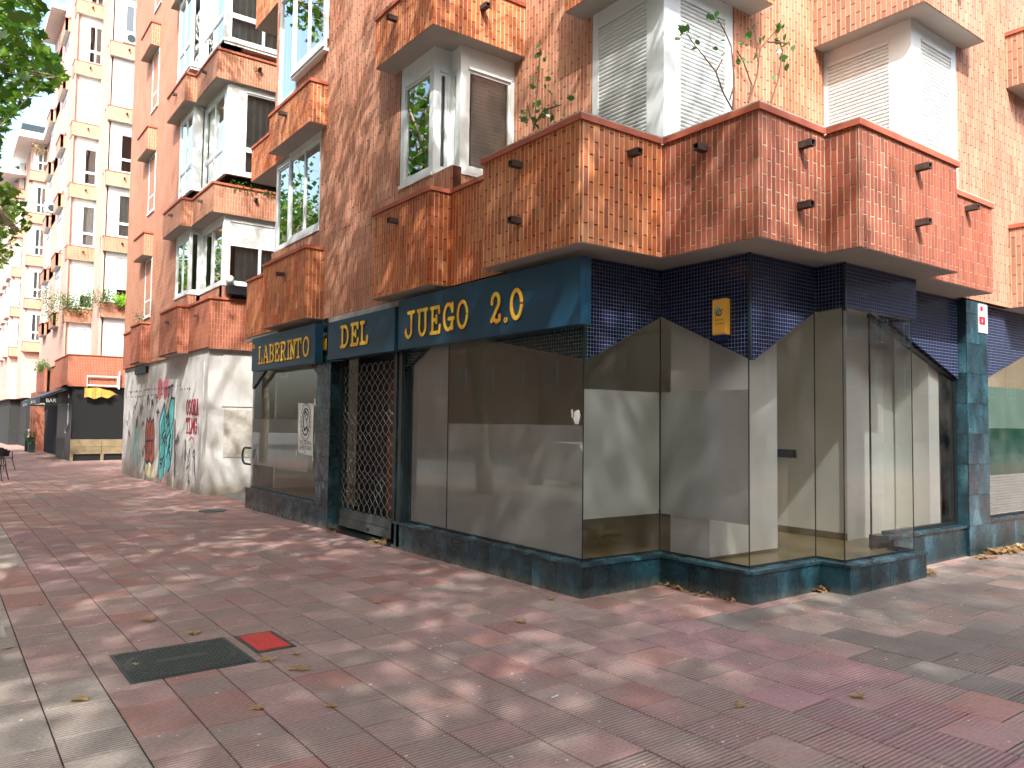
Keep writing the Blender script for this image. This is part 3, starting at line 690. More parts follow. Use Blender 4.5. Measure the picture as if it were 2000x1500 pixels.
for p in ([(-.016, 3.74), (-.016, -.016), (1.0253, -.016), (1.0253, -1.106), (2.075, -1.106), (2.075, -1.413), (3.548, -1.413), (3.548, -1.05), (3.40, -1.05), (3.40, -1.25), (2.25, -1.25), (2.25, -.94), (1.2, -.94), (1.2, .16), (.16, .16), (.16, 3.74)],
          [(-.016, 9.73), (-.016, 5.80+.54), (.16, 6.34), (.16, 9.73)]): ld.prism(p, .287, ZP)
ld.prism([(3.4, -1.075), (5.235, -1.075), (5.235, -.85), (3.4, -.85)], .41, .44); ld.prism([(5.80, -1.075), (12, -1.075), (12, -.85), (5.80, -.85)], .435, .465)
ldo = ld.build('ledge', 'marble', plo)
fu = MB(); fu.box(3.4, -.95, .29, 12, -.85, .409); fu.build('upstand', 'mortar_d', plo)
# pillars clad in tiles
def pillar(parts, label=None):
    c = MB()
    for x0, y0, x1, y1 in parts: c.box(x0+.013, y0+.013, -.2, x1, y1, ZB-.01)
    return c.build('pillar', 'mortar_d', cb_)
pr1 = pillar([(0, 5.80, .30, 6.33)]); tile('A', -.0005, 5.80, 6.34, ZP-.032, ZP+.001, pr1, j=.0)
for i in range(8): tile('A', -.001, 5.80, 6.33, ZP+i*.37 if i else ZP, min(ZB-.02, ZP+(i+1)*.37), pr1); tile('B', 5.80, .012, .3, ZP+i*.37, min(ZB-.02, ZP+(i+1)*.37), pr1) if i < 7 else None
pr2 = pillar([(5.235, -1.09, 5.80, -.6)])
zz = [-.12, .43, .80, 1.17, 1.54, 1.91, 2.28, 2.65, 3.02, 3.18]
for i in range(9): tile('B', -1.092, 5.235, 5.80, zz[i], zz[i+1], pr2); tile('A', 5.2355, -1.0795, -.955, zz[i], zz[i+1], pr2)
jm = MB(); jm.box(.0, 3.66, ZP-.3, .05, 3.74, 2.6); jm.box(0, 3.52, .0, .04, 3.6, 2.6); jm.box(.1, 3.45, -.05, .16, 3.74, 3.1); jm.box(-.0, 3.44, 2.5, .16, 3.47, 3.15)
jm.build('door_post', 'dkmetal', cb_)
# mosaic fascia: dark tile above every pane
def mosA(c, pts, mat='mos_b', t=.06): return MBx(MB.slabA, c, c+t, pts).build('mosaic_panel', mat, cb_)
def mosB(c, pts, mat='mos_b', t=.06): return MBx(MB.slabB, c, c+t, pts).build('mosaic_panel', mat, cb_)
T = ZB-.006
mosA(.07, [(.072, 2.21), (1.85, 2.555), (2.99, 2.54), (3.68, 2.23), (3.74, 2.20), (3.74, T), (.072, T)], 'mos_g')
mosB(.0705, [(.131, 2.215), (1.109, 2.70), (1.109, T), (.131, T)])
mosA(1.11, [(-1.02, 2.205), (.0703, 2.71), (.0703, T), (-1.02, T)])
mosB(-1.02, [(1.1703, 2.205), (2.159, 2.745), (2.159, T), (1.1703, T)])
mosA(2.16, [(-1.327, 2.76), (-1.0203, 2.74), (-1.0203, T), (-1.327, T)])
mosB(-1.327, [(2.2203, 2.76), (3.54, 2.745), (3.54, T), (2.2203, T)])
mosA(3.48, [(-1.266, 2.745), (-.95, 2.745), (-.95, T), (-1.266, T)])
mosB(-.99, [(3.542, 2.80), (5.235, 2.21), (5.235, T), (3.542, T)])
mosB(-.99, [(5.80, 2.19), (7.3, 2.64), (7.9, 2.64), (9.4, 2.19), (9.4, T), (5.80, T)])
mosA(.07, [(6.33, 2.25), (6.75, 2.50), (9.0, 2.52), (9.70, 2.20), (9.70, T), (6.33, T)], 'mos_g')
mosA(.0, [(3.47, 2.5), (5.8, 2.5), (5.8, T), (3.47, T)], 'mos_g', .05)
tr = MB()
for x, y, z0, z1 in ((.068, .068, ZP, T), (1.108, -1.022, ZP, T), (2.158, -1.329, ZP, T)): tr.box(x-.012, y-.012, 2.72 if x > 2 else 2.2, x+.012, y+.012, z1)
tr.build('corner_trim', 'dkmetal', cb_)
# glass
SX = []
def paneA(c, pts, mat='glass', name='shop_window'): o = MBx(MB.add, [(c, y, z) for y, z in pts], [tuple(range(len(pts)))]).build(name, mat, cb_); return o
def paneB(c, pts, mat='glass', name='shop_window'): o = MBx(MB.add, [(x, c, z) for x, z in pts], [tuple(range(len(pts)))]).build(name, mat, cb_); return o
b0 = ZP+.001
paneA(.12, [(.13, b0), (.13, 2.3), (1.85, 2.6), (2.565, 2.6), (2.565, b0)]); paneA(.12, [(2.575, b0), (2.575, 2.6), (2.99, 2.6), (3.66, 2.3), (3.66, b0)])
paneB(.13, [(.122, b0), (1.168, b0), (1.168, 2.75), (.122, 2.24)]); paneA(1.17, [(-.958, b0), (-.958, 2.24), (.128, 2.75), (.128, b0)])
paneB(-.96, [(1.172, b0), (2.218, b0), (2.218, 2.79), (1.172, 2.24)]); paneA(2.22, [(-1.265, b0), (-1.265, 2.79), (-.962, 2.79), (-.962, b0)])
paneB(-1.267, [(2.222, b0), (3.538, b0), (3.538, 2.79), (2.222, 2.79)]); paneA(3.54, [(-1.265, b0), (-1.265, 2.79), (-.952, 2.79), (-.952, b0)])
paneB(-.93, [(3.3, .47), (5.24, .47), (5.24, 2.25), (3.54, 2.84), (3.3, 2.84)]); paneB(-.93, [(5.80, .47), (9.4, .47), (9.4, 2.2), (7.9, 2.66), (7.3, 2.66), (5.80, 2.2)])
paneA(.10, [(6.33, b0), (6.33, 2.3), (6.75, 2.53), (9.0, 2.55), (9.72, 2.22), (9.72, b0)])
sm_ = MB()   # silicone seams and bottom channels
for x, y, zt_ in ((.121, .131, 2.22), (1.169, .129, 2.70), (1.171, -.961, 2.22), (2.219, -.961, 2.74), (2.221, -1.266, 2.76), (3.539, -1.266, 2.75)): sm_.box(x-.004, y-.004, b0, x+.004, y+.004, zt_)
sm_.box(.117, 2.566, b0, .123, 2.574, 2.56)
for a in (('A', .12, .13, 3.66), ('B', .13, .125, 1.168), ('A', 1.17, -.955, .13), ('B', -.96, 1.175, 2.215), ('A', 2.22, -1.26, -.965), ('B', -1.267, 2.225, 3.54), ('A', 3.54, -1.26, -.95), ('A', .10, 6.33, 9.72)):
    k, c, u0, u1 = a
    if k == 'A': sm_.box(c-.008, u0, ZP, c+.012, u1, ZP+.016)
    else: sm_.box(u0, c-.0081, ZP, u1, c+.0119, ZP+.0161)
sm_.build('window_channel', 'black', cb_)
fr = MB(); fr.box(3.56, -.955, .44, 5.235, -.905, .475); fr.box(5.19, -.955, .475, 5.232, -.905, 2.28); fr.box(5.13, -.94, .475, 5.16, -.9, 2.25)
fr.slabB(-.955, -.905, [(3.3, 2.80), (5.20, 2.19), (5.20, 2.22), (3.3, 2.84)]); fr.box(3.285, -.945, .30, 3.30, -.93, 2.84)
fr.box(5.80, -.955, .465, 9.4, -.905, .49); fr.box(5.80, -.955, .49, 5.83, -.905, 2.2)
fr.build('window_frame', 'black', cb_)
# frosted films on the inside of the panes
def filmA(c, y0, y1, z0, z1): MBx(MB.add, [(c, y0, z0), (c, y0, z1), (c, y1, z1), (c, y1, z0)], [(0, 1, 2, 3)]).build('frosted_film', 'film', cb_)
def filmB(c, x0, x1, z0, z1): MBx(MB.add, [(x0, c, z0), (x1, c, z0), (x1, c, z1), (x0, c, z1)], [(0, 1, 2, 3)]).build('frosted_film', 'film', cb_)
filmA(.128, .135, 2.565, ZP+.02, 1.589); MBx(MB.add, [(.128, y, z) for y, z in ((2.575, ZP+.02), (2.575, 2.53), (3.0, 2.53), (3.655, 2.24), (3.655, ZP+.02))], [(0, 1, 2, 3, 4)]).build('frosted_film', 'film', cb_)
filmB(.138, .13, 1.165, .70, 1.936); filmA(1.178, -.955, .125, .70, 1.938)
filmA(.108, 6.9, 9.7, .75, 1.62)
# interior: walls, column, ceiling
iw = MB(); iw.box(3.66, -.45, .30, 3.76, 5.5, 3.1); iw.box(.45, 9.4, .3, 12, 9.5, 3.1); iw.box(3.78, -.42, .3, 5.9, -.34, 3.1); iw.box(4.75, -.86, .3, 5.0, -.45, 3.1)
iw.box(3.78, .9, .3, 11.5, 1.0, 3.1); iw.box(11.4, -.9, .3, 11.5, .9, 3.1); iw.box(1.6, 5.3, .3, 3.66, 5.4, 3.1)
iw.build('interior_wall', 'plaster', cb_)
ic = MB(); ic.box(1.24, -.45+.0, .301, 2.33, .05, 2.95); ic.build('interior_column', 'plaster', cb_)
ce = MB(); ce.prism([(.2, 9.5), (.2, .2), (1.25, .2), (1.25, -.9), (2.3, -.9), (2.3, -1.2), (3.4, -1.2), (3.4, -.8), (11.5, -.8), (11.5, 9.5)], 2.95, 3.0); ce.build('ceiling', 'plaster', cb_)
ba = MB(); ba.box(3.64, -.45, .301, 3.659, 5.5, .38); ba.box(1.23, -.462, .301, 2.34, -.4505, .33); ba.build('skirting', 'wood', cb_)
sp2 = MB()
for i in range(4): sp2.box(2.2+i*.3, -.2, 2.925, 2.32+i*.3, -.05, 2.949)
sp2.build('ceiling_spotlight', 'black', cb_)
wh = MB(); wh.box(3.638, .2, 1.22, 3.656, .62, 1.32); wh.build('wall_plate', 'black', cb_)
# interior blinds of the right shop
bl = MB(); bl.box(5.84, -.90, 1.62, 9.3, -.885, 2.16); bl.build('fabric_blind', plain('blind_cloth', L(150, 190, 176), .8, .2, var=.06, scale=30), cb_)
bl = MB(); bl.box(5.84, -.90, 1.0, 9.3, -.885, 1.618); bl.build('green_panel', plain('green_panel', L(40, 110, 90), .3, .5), cb_)
bl = MB()
for i in range(14):
    z = .5+i*.036; bl.slabB(-.9, -.91, [(5.84, z), (9.3, z), (9.3, z+.018), (5.84, z+.018)]); bl.add([(5.84, -.91, z+.018), (9.3, -.91, z+.018), (9.3, -.885, z+.036), (5.84, -.885, z+.036)], [(0, 1, 2, 3)])
bl.build('pleated_blind', 'shut', cb_)
# roller grille in the doorway
gr = MB(); y0, y1 = 3.80, 5.78; xg = .2
nC = 11; w = (y1-y0)/nC; h = .145; rows = int((2.5-.26)/h)
rg = random.Random(5)
def bent(i, z):     # the curtain is knocked out of true at about knee height
    return .045*math.exp(-((z-.62)/.16)**2)*math.sin(i*.3+.5)
for r in range(rows):
    z0 = .27+r*h
    for i in range(nC):
        ya, yb = y0+i*w, y0+(i+1)*w
        if r % 2: ya, yb = yb, ya
        zA, zB_ = z0, z0+h
        p = [(xg, ya, zA+bent(i, zA)), (xg-.006, (ya*.8+yb*.2), zA+h*.12+bent(i, zA)), (xg+.006, (ya*.2+yb*.8), zB_-h*.12+bent(i, zB_)), (xg, yb, zB_+bent(i, zB_))]
        gr.tube(p, .0036, 4, False)
        q = [(xg+.004, yb, zA+bent(i, zA)), (xg+.01, (yb*.8+ya*.2), zA+h*.12+bent(i, zA)), (xg-.002, (yb*.2+ya*.8), zB_-h*.12+bent(i, zB_)), (xg+.004, ya, zB_+bent(i, zB_))]
        gr.tube(q, .0042, 4, False)
go = gr.build('roller_grille', 'steel', cb_, split=False)
br = MB(); br.box(.175, 3.76, .16, .225, 5.80, .27); br.box(.165, 3.76, .02, .235, 5.80, .13); br.box(.185, 3.76, .13, .215, 5.80, .16); br.build('bottom_rail', plain('rail_grey', L(88, 96, 96), .5, .5, .3), go)
br = MB(); br.box(.16, 3.745, -.03, .24, 3.80, 2.6); br.box(.16, 5.76, -.03, .24, 5.80, 2.6); br.build('guide_rail', 'dkmetal', go)
br = MB(); br.box(.15, 4.72, .06, .165, 4.78, .09); br.build('lock', 'black', go)
st = MB(); st.box(-.0, 3.742, -.15, .6, 5.798, -.02); st.box(.5, 3.6, -.02, .52, 5.9, 3.0); st.build('doorway', 'black', cb_)
st = MB(); st.box(.42, 3.85, -.01, .46, 4.7, 2.2); st.build('door_leaf', 'brownline', cb_)
# end of the shop: wall behind the recess
en = MB(); en.box(.13, 9.72, -.2, 6, 9.84, ZB-.01); en.build('end_wall', 'render', cb_)
dr = MB(); dr.box(-.012, 3.5, 3.115, .06, 5.9, 3.19); dr.box(-.012, 8.1, 3.115, .06, 9.9, 3.19); dr.build('drip_strip', 'cement', cb_)

# ------------------------------------------------------------------ lettering
def arc(cx, cy_, rx, ry, a0, a1, n=14):
    return [(cx+rx*math.cos(math.radians(a0+(a1-a0)*i/n)), cy_+ry*math.sin(math.radians(a0+(a1-a0)*i/n))) for i in range(n+1)]
GL = {
 'J': [[(.35, 1), (1, 1)], [(.72, 1), (.72, .28)]+arc(.42, .24, .30, .24, 0, -165), [(.08, .22), (.14, .30)]],
 'U': [[(0, 1), (.42, 1)], [(.58, 1), (1, 1)], [(.18, 1), (.18, .3)]+arc(.5, .30, .32, .30, 180, 360)+[(.82, .3), (.82, 1)]],
 'E': [[(0, 0), (.92, 0), (.98, .26)], [(0, 1), (.88, 1), (.92, .78)], [(.2, 0), (.2, 1)], [(.2, .52), (.62, .52)], [(.62, .40), (.62, .64)]],
 'G': [arc(.5, .5, .44, .5, 40, 350, 24), [(.9, 1), (.9, .70)], [(.55, .42), (1.05, .42)], [(.9, .42), (.9, .02)]],
 'O': [arc(.5, .5, .44, .5, 0, 360, 30)],
 '0': [arc(.5, .5, .42, .5, 0, 360, 30)],
 '2': [arc(.48, .72, .36, .27, 190, -30, 16)+[(.10, .06)], [(.10, .06), (.3, .14), (.6, .02), (.88, .06), (.92, .22)]],
 '.': [arc(.5, .2, .18, .18, 0, 360, 8)],
 'D': [[(0, 0), (.5, 0)], [(0, 1), (.5, 1)], [(.18, 0), (.18, 1)], [(.4, 1)]+arc(.45, .5, .50, .5, 90, -90, 18)+[(.4, 0)]],
 'L': [[(0, 1), (.5, 1)], [(.22, 1), (.22, 0)], [(0, 0), (.92, 0), (.98, .28)]],
 'A': [[(.12, 0), (.5, 1), (.88, 0)], [(.28, .34), (.72, .34)], [(0, 0), (.3, 0)], [(.7, 0), (1, 0)], [(.32, 1), (.52, 1)]],
 'B': [[(0, 0), (.5, 0)], [(0, 1), (.5, 1)], [(.18, 0), (.18, 1)], [(.45, 1)]+arc(.5, .76, .34, .24, 90, -90, 10)+[(.18, .52)], [(.5, .52)]+arc(.52, .26, .40, .26, 90, -90, 10)+[(.45, 0)]],
 'R': [[(0, 0), (.42, 0)], [(0, 1), (.5, 1)], [(.18, 0), (.18, 1)], [(.45, 1)]+arc(.5, .74, .36, .26, 90, -90, 10)+[(.18, .48)], [(.5, .48), (.84, 0), (1, 0)]],
 'I': [[(.1, 0), (.9, 0)], [(.1, 1), (.9, 1)], [(.5, 0), (.5, 1)]],
 'N': [[(0, 0), (.36, 0)], [(0, 1), (.25, 1)], [(.7, 1), (1.05, 1)], [(.16, 0), (.16, 1), (.86, 0), (.86, 1)]],
 'T': [[(0, .78), (0, 1), (1, 1), (1, .78)], [(.5, 1), (.5, 0)], [(.28, 0), (.72, 0)]],
 'S': [arc(.5, .74, .36, .26, 20, 200, 10)+[(.3, .58), (.7, .44)]+arc(.5, .26, .38, .26, 30, -160, 10)],
 'M': [[(.05, 0), (.05, 1), (.5, .35), (.95, 1), (.95, 0)]],
 'P': [[(.1, 0), (.1, 1), (.5, 1)]+arc(.55, .75, .35, .25, 90, -90, 8)+[(.1, .5)]],
 'X': [[(0, 0), (1, 1)], [(0, 1), (1, 0)]],
 'K': [[(.1, 0), (.1, 1)], [(.9, 1), (.1, .45), (.9, 0)]],
}
def ribbon(mb, pts, r, th=.35, n=8):
    """flattened stroke in the local (u, v) plane, w is the height off the board"""
    P = []
    for i in range(len(pts)):
        P.append(Vector((pts[i][0], pts[i][1])))
    for i in range(len(P)-1):
        a, b = P[i], P[i+1]; d = b-a
        if d.length < 1e-6: continue
        d.normalize(); q = Vector((-d.y, d.x))*r
        t = .0008*((len(mb.f)*7) % 5)/5
        vs = [(a-q).to_tuple()+(0,), (b-q).to_tuple()+(0,), (b+q).to_tuple()+(0,), (a+q).to_tuple()+(0,)]
        top = [(v[0], v[1], r*th+t) for v in vs]
        mb.add(vs+top, [(4, 5, 6, 7), (0, 1, 5, 4), (1, 2, 6, 5), (2, 3, 7, 6), (3, 0, 4, 7)])
    for i, a in enumerate(P):
        t = .0008*((i*3) % 5)/5+.0001
        cs = [(a.x+r*math.cos(2*math.pi*k/10), a.y+r*math.sin(2*math.pi*k/10)) for k in range(10)]
        mb.add([(x, y, 0) for x, y in cs]+[(x, y, r*th+t) for x, y in cs], [tuple(range(10, 20))]+[(k, (k+1) % 10, (k+1) % 10+10, k+10) for k in range(10)])
def glyph(ch, u0, u1, v0, v1, r, mb, off=0):
    for s_ in GL[ch]: ribbon(mb, [(u0+(x)*(u1-u0), v0+y*(v1-v0)) for x, y in s_], r)
def toA(mb, x, lift=0):   # local u = -y (reading direction), v = z, w = -x
    o = MB(); o.f = mb.f; o.m = mb.m; o.isl = mb.isl; o.v = [(x-lift-w, -u, v) for u, v, w in mb.v]; return o
def toB(mb, y, lift=0):   # local u = x, v = z, w = -y
    o = MB(); o.f = mb.f; o.m = mb.m; o.isl = mb.isl; o.v = [(u, y-lift-w, v) for u, v, w in mb.v]; return o
def sign(label, ya, yb, z0, z1, x, letters):
    t = thing('shop_sign', label, 'shop sign', (x, (ya+yb)/2, z0), 'blue fascia boards of the shop sign')
    b = MB(); b.box(x, ya, z0, x+.13, yb, z1); bo = b.build('sign_board', 'sign', t)
    for (ch, yl, yr, v0, v1, r) in letters:
        a = MB(); glyph(ch, -yl+r, -yr-r, v0+r, v1-r, r*1.28, a); toA(a, x-.0002).build('letter_outline', 'brownline', t)
        a = MB(); glyph(ch, -yl+r, -yr-r, v0+r, v1-r, r, a); toA(a, x-.0002, .006).build('letter', 'yel', t)
    return t
XS = -.184
sign('long blue sign board with yellow letters JUEGO 2.0 over the big frosted window', -.16, 3.30, 2.505, 3.125, XS,
     [('J', 3.13, 2.86, 2.62, 2.96, .021), ('U', 2.81, 2.54, 2.62, 2.96, .021), ('E', 2.50, 2.25, 2.62, 2.955, .021), ('G', 2.215, 1.96, 2.63, 2.96, .021), ('O', 1.92, 1.665, 2.63, 2.955, .021),
      ('2', 1.265, 1.045, 2.62, 2.965, .022), ('.', 1.02, .93, 2.62, 2.70, .022), ('0', .92, .67, 2.63, 2.955, .022)])
sign('blue sign board with yellow letters DEL over the roller grille', 3.40, 5.50, 2.503, 3.06, XS,
     [('D', 5.03, 4.74, 2.64, 2.97, .024), ('E', 4.69, 4.42, 2.64, 2.975, .024), ('L', 4.39, 4.13, 2.64, 2.97, .024)])
cells = [('L', 8.60, 8.37), ('A', 8.35, 8.05), ('B', 8.03, 7.78), ('E', 7.75, 7.51), ('R', 7.48, 7.20), ('I', 7.17, 7.03), ('N', 7.03, 6.80), ('T', 6.79, 6.53), ('O', 6.48, 6.20)]
sign('blue sign board with EL and LABERINTO in yellow letters, next to the grey graffiti recess', 6.0, 8.99, 2.495, 3.10, XS,
     [(c, a, b, 2.60, 2.925, .018) for c, a, b in cells]+[('E', 8.955, 8.885, 2.905, 2.985, .008), ('L', 8.87, 8.80, 2.905, 2.985, .008)])
def textmesh(body, size, mat, plane, c, u, v, lift, name='lettering', parent=None, spacing=1, **k):
    cu = bpy.data.curves.new('t', 'FONT'); cu.body = body; cu.size = size; cu.align_x = 'CENTER'; cu.space_character = spacing; cu.extrude = .0006
    ob = bpy.data.objects.new('t', cu); COL.objects.link(ob); dg = bpy.context.evaluated_depsgraph_get(); me = bpy.data.meshes.new_from_object(ob.evaluated_get(dg)); bpy.data.objects.remove(ob)
    for ve in me.vertices:
        a, b, w = ve.co
        ve.co = (c-lift-w, u-a, v+b) if plane == 'A' else (u+a, c-lift-w, v+b)
    me.materials.clear(); me.materials.append(M[mat] if isinstance(mat, str) else mat)
    return link(name, me, parent, **k)
# opening-soon poster inside the left window
po = thing('poster', 'white paper poster reading PROXIMA APERTURA taped in the left shop window', 'poster', (.095, 7.0, 1.04))
b = MB(); b.add([(.094, 6.66, 1.03), (.094, 7.30, 1.06), (.094, 7.36, 1.90), (.094, 6.68, 1.88), (.0955, 6.66, 1.03), (.0955, 7.30, 1.06), (.0955, 7.36, 1.90), (.0955, 6.68, 1.88)], [(0, 1, 2, 3), (7, 6, 5, 4), (0, 3, 7, 4), (1, 5, 6, 2), (3, 2, 6, 7), (0, 4, 5, 1)])
b.build('paper', plain('paper', L(214, 222, 216), .7, .3, var=.03), po)
b = MB()
for r_, w_ in ((.24, .007), (.17, .014)): ribbon(b, arc(-7.0, 1.58, r_*.98, r_*1.28, 0, 360, 36), w_, .1)
for k_ in range(22):
    a_ = math.radians(k_*360/22); ribbon(b, [(-7.0+.2*math.cos(a_), 1.58+.27*math.sin(a_)), (-7.0+.215*math.cos(a_), 1.58+.285*math.sin(a_))], .007, .1)
ribbon(b, arc(-7.02, 1.60, .07, .15, 60, 300, 14), .02, .1); ribbon(b, arc(-6.96, 1.66, .05, .05, 0, 360, 12), .012, .1); ribbon(b, [(-7.05, 1.44), (-6.93, 1.5), (-6.90, 1.42)], .02, .1); ribbon(b, [(-6.95, 1.60), (-6.92, 1.48)], .012, .1)
toA(b, .094, .0005).build('emblem', 'black', po)
textmesh('PROXIMA', .105, 'black', 'A', .094, 6.99, 1.20, .001, parent=po, spacing=1.1); textmesh('APERTURA', .105, 'black', 'A', .094, 6.99, 1.115, .001, parent=po)
textmesh('www.', .035, 'black', 'A', .094, 6.99, 1.075, .001, parent=po)
# alarm stickers and boxes
ys = thing('alarm_plate', 'small black and yellow plate on the tiled pillar between LABERINTO and DEL signs', 'sign', (-.012, 6.1, 2.66))
MBx(MB.box, -.012, 5.93, 2.63, -.002, 6.22, 3.02).build('plate', 'black', ys)
MBx(MB.box, -.0135, 5.96, 2.70, -.0121, 6.19, 2.88).build('yellow_field', plain('sticker_yellow', L(232, 190, 30), .5), ys)
textmesh('DESACTIVADO', .028, 'black', 'A', -.0135, 6.075, 2.835, .0006, parent=ys); textmesh('M@ =', .085, 'paper_w' if 0 else 'white', 'A', -.012, 6.075, 2.92, .001, parent=ys); textmesh('- - -', .03, 'white', 'A', -.012, 6.075, 2.655, .001, parent=ys)
sb = thing('alarm_box', 'yellow alarm box lettered SLS on the dark blue mosaic', 'alarm box', (1.0, -.75, 2.45))
b = MB(); b.slabB(-.80, -.65, [(1.04, 2.46), (1.05, 2.45), (1.1085, 2.45), (1.1085, 2.79), (1.05, 2.79), (1.04, 2.78)]); b.build('casing', plain('box_yellow', L(228, 176, 76), .45, var=.08), sb)
MBx(MB.box, 1.045, -.79, 2.41, 1.1085, -.66, 2.4495).build('siren_base', plain('siren_blue', L(20, 34, 84), .3), sb)
b = MB(); ribbon(b, arc(.715, 2.665, .03, .04, 20, 200, 10), .011, .05); toA(b, 1.04, .001).build('emblem', plain('emblem_blue', L(90, 180, 200), .4), sb)
b = MB(); ribbon(b, [(.712, 2.68), (.698, 2.66), (.712, 2.64), (.69, 2.63)], .005, .08); ribbon(b, [(.735, 2.69), (.72, 2.632), (.735, 2.636)], .0045, .08); ribbon(b, [(.768, 2.685), (.748, 2.672), (.758, 2.652), (.74, 2.63)], .005, .08); toA(b, 1.04, .002).build('lettering', 'black', sb)
textmesh('SEGURIDAD', .019, 'brownline', 'A', 1.04, -.728, 2.585, .001, parent=sb, spacing=.9); textmesh('T. 945 22 88 99', .016, 'brownline', 'A', 1.04, -.728, 2.55, .001, parent=sb, spacing=.9)
rb = thing('sticker_plate', 'grey plate with red and white stickers at the top of the right pillar', 'sign', (5.66, -1.1, 2.9))
MBx(MB.box, 5.55, -1.104, 2.80, 5.79, -1.0922, 3.16).build('plate', plain('plate_grey', L(180, 188, 190), .5), rb); MBx(MB.box, 5.56, -1.1055, 2.90, 5.72, -1.1041, 3.0).build('red_sticker', plain('sticker_red', L(196, 24, 44), .5), rb)
MBx(MB.box, 5.59, -1.1055, 3.07, 5.66, -1.1041, 3.13).build('red_logo', 'sticker_red' if 0 else bpy.data.materials['sticker_red'], rb)
MBx(MB.box, 5.63, -1.1067, 2.93, 5.645, -1.1056, 2.975).build('white_mark', 'white', rb)

# ------------------------------------------------------------------ middle block (graffiti shop) and blocks beyond it
def block(y0, label, cat, graf=True, levels=6, last=22.3, detail=True):
    t = thing('apartment_block', label, cat, (2, y0+5, gz(0, y0)))
    core = MB(); core.prism([(.22, y0+2.2), (.52, y0+2.2), (.52, y0+.35), (14, y0+.35), (14, y0+9.7), (.22, y0+9.7)], 3.23, last); core.build('dark_core', 'inner', t)
    w = MB()
    zt = last
    w.box(0, y0+3.30, ZB, .2, y0+9.8, zt)
    w.box(1.9, y0, ZB, 14, y0+.2, zt); w.box(.28, y0+.1, ZB, .5, y0+.3, 4.66)
    w.box(0, y0+1.98, ZB, .2, y0+3.30, 4.66); w.box(.28, y0+.11, ZB, .48, y0+1.98, 4.66)
    w.box(0, y0+9.8, ZB, 14, y0+10.0, zt)
    w.build('brick_wall', 'far_o' if graf else 'far_pink', t)
    for n in range(levels):
        zb = P2(n); zt = zb+(1.17 if n == 0 else .69); bm_ = ('far_red' if n == 0 else 'far_o')
        far = MB(); segs = [('A', -.25, y0+1.79, y0+3.70), ('B', y0+1.79, -.25, 0), ('A', 0, y0, y0+1.79), ('B', y0, 0, 1.9)]
        cb2 = MB()
        for (k, c, a, b) in segs+[('A', -.25, y0+6.10, y0+7.50), ('B', y0+6.10, -.25, 0)]+([('A', -.02, y0+7.5, y0+9.95)] if n == 0 else []):
            if k == 'A': far.box(c, a, zb, c+.12, b, zt-.05); cb2.box(c-.03, a-.03, zt-.05, c+.14, b, zt)
            else: far.box(a+.0015, c-.0015, zb+.0005, b, c+.12, zt-.0505); cb2.box(a-.02, c-.0315, zt-.0507, b+.02, c+.14, zt-.0007)
        f_ = far.build('parapet', bm_, t); cb2.build('coping', 'coping', f_)
        sf = MB(); sf.prism([(-.25, y0+3.70), (-.25, y0+1.79), (0, y0+1.79), (0, y0), (2.0, y0), (2.0, y0+.4), (.4, y0+.4), (.4, y0+3.70)], zb-.003, zb+.03)
        sf.prism([(-.25, y0+7.5), (-.25, y0+6.1), (.2, y0+6.1), (.2, y0+7.5)], zb-.003, zb+.03); sf.build('soffit', 'soffit', f_)
        z1 = P2(n+1); z0 = zb+(1.466 if n == 0 else .95)
        pro = -.12 if (n == 2) else 0
        D = dict(n=2, f=.06, tr=0 if n == 0 else .30, box=.16, lo=.1, cu=(0, 1))
        half = dict(half=.12, box=.08) if n == 0 else {}
        bay_window(t, [('A', 0+pro, y0+1.98, y0+3.30, {**D, **half, 'p0': .10}), ('B', y0+1.98, 0+pro, .28+pro, dict(f=.05, p0=.26 if n and n != 2 else .05, box=.1)),
                       ('A', .28+pro, y0+.12, y0+1.98, {**D, 'p0': .26 if n and n != 2 else .10}), ('B', y0+.11, .28+pro, 1.9, dict(f=.06, p0=.42 if n == 1 else .14, n=1 if n == 1 else 2, box=.14, **({'half': .40, 'cu': (.12, 1)} if n == 0 else {'cu': (0, 1), 'tr': .28})))], z0, z1, small=True)
        if pro:
            u = MB(); u.box(-.12, y0+1.98, z0-.06, .3, y0+3.30, z0); u.box(.16, y0+.12, z0-.06, .6, y0+1.98, z0); u.box(.16, y0+.11, z0-.06, 1.9, y0+.4, z0); u.build('window_sill', 'white', t)
        bay_window(t, [('A', -.01, y0+6.12, y0+7.0, dict(f=.07, n=1, tr=.25, box=.1))], zb+1.33, z1, small=True)
        for kk, c, u_ in (('A', -.25, y0+2.7), ('A', 0, y0+.9), ('B', y0, .95)): spout(t, kk, c, u_, zb+.42 if n else 4.0, .10)
    sf = MB(); sf.prism([(-.6, y0-.6), (14, y0-.6), (14, y0+10), (-.6, y0+10)], last, last+.3); sf.build('roof', 'soffit_w', t)
    return t
mid = block(12.6, 'orange brick block over the grey wall covered in graffiti', 'apartment building')
gw = MB(); gw.prism([(.05, 22.5), (.05, 12.72), (8, 12.72), (8, 22.5)], -.8, ZB-.006); gwo = gw.build('shop_wall', 'render', mid)
gw = MB(); gw.box(.035, 13.05, -.4, .0495, 15.0, 2.92); gw.box(.03, 15.6, -.4, .0497, 22.2, 2.62); gw.build('boarding', 'render', mid); MBx(MB.box, .42, 12.705, .75, 1.06, 12.7195, 1.84).build('repair_patch', 'cement', mid); MBx(MB.box, .36, 12.70, 1.9, 1.10, 12.7190, 3.1).build('repair_patch', 'render', mid)
gw = MB(); gw.box(-.02, 19.0, 2.93, .3, 20.6, 3.12); gw.build('vent_slot', 'black', mid)
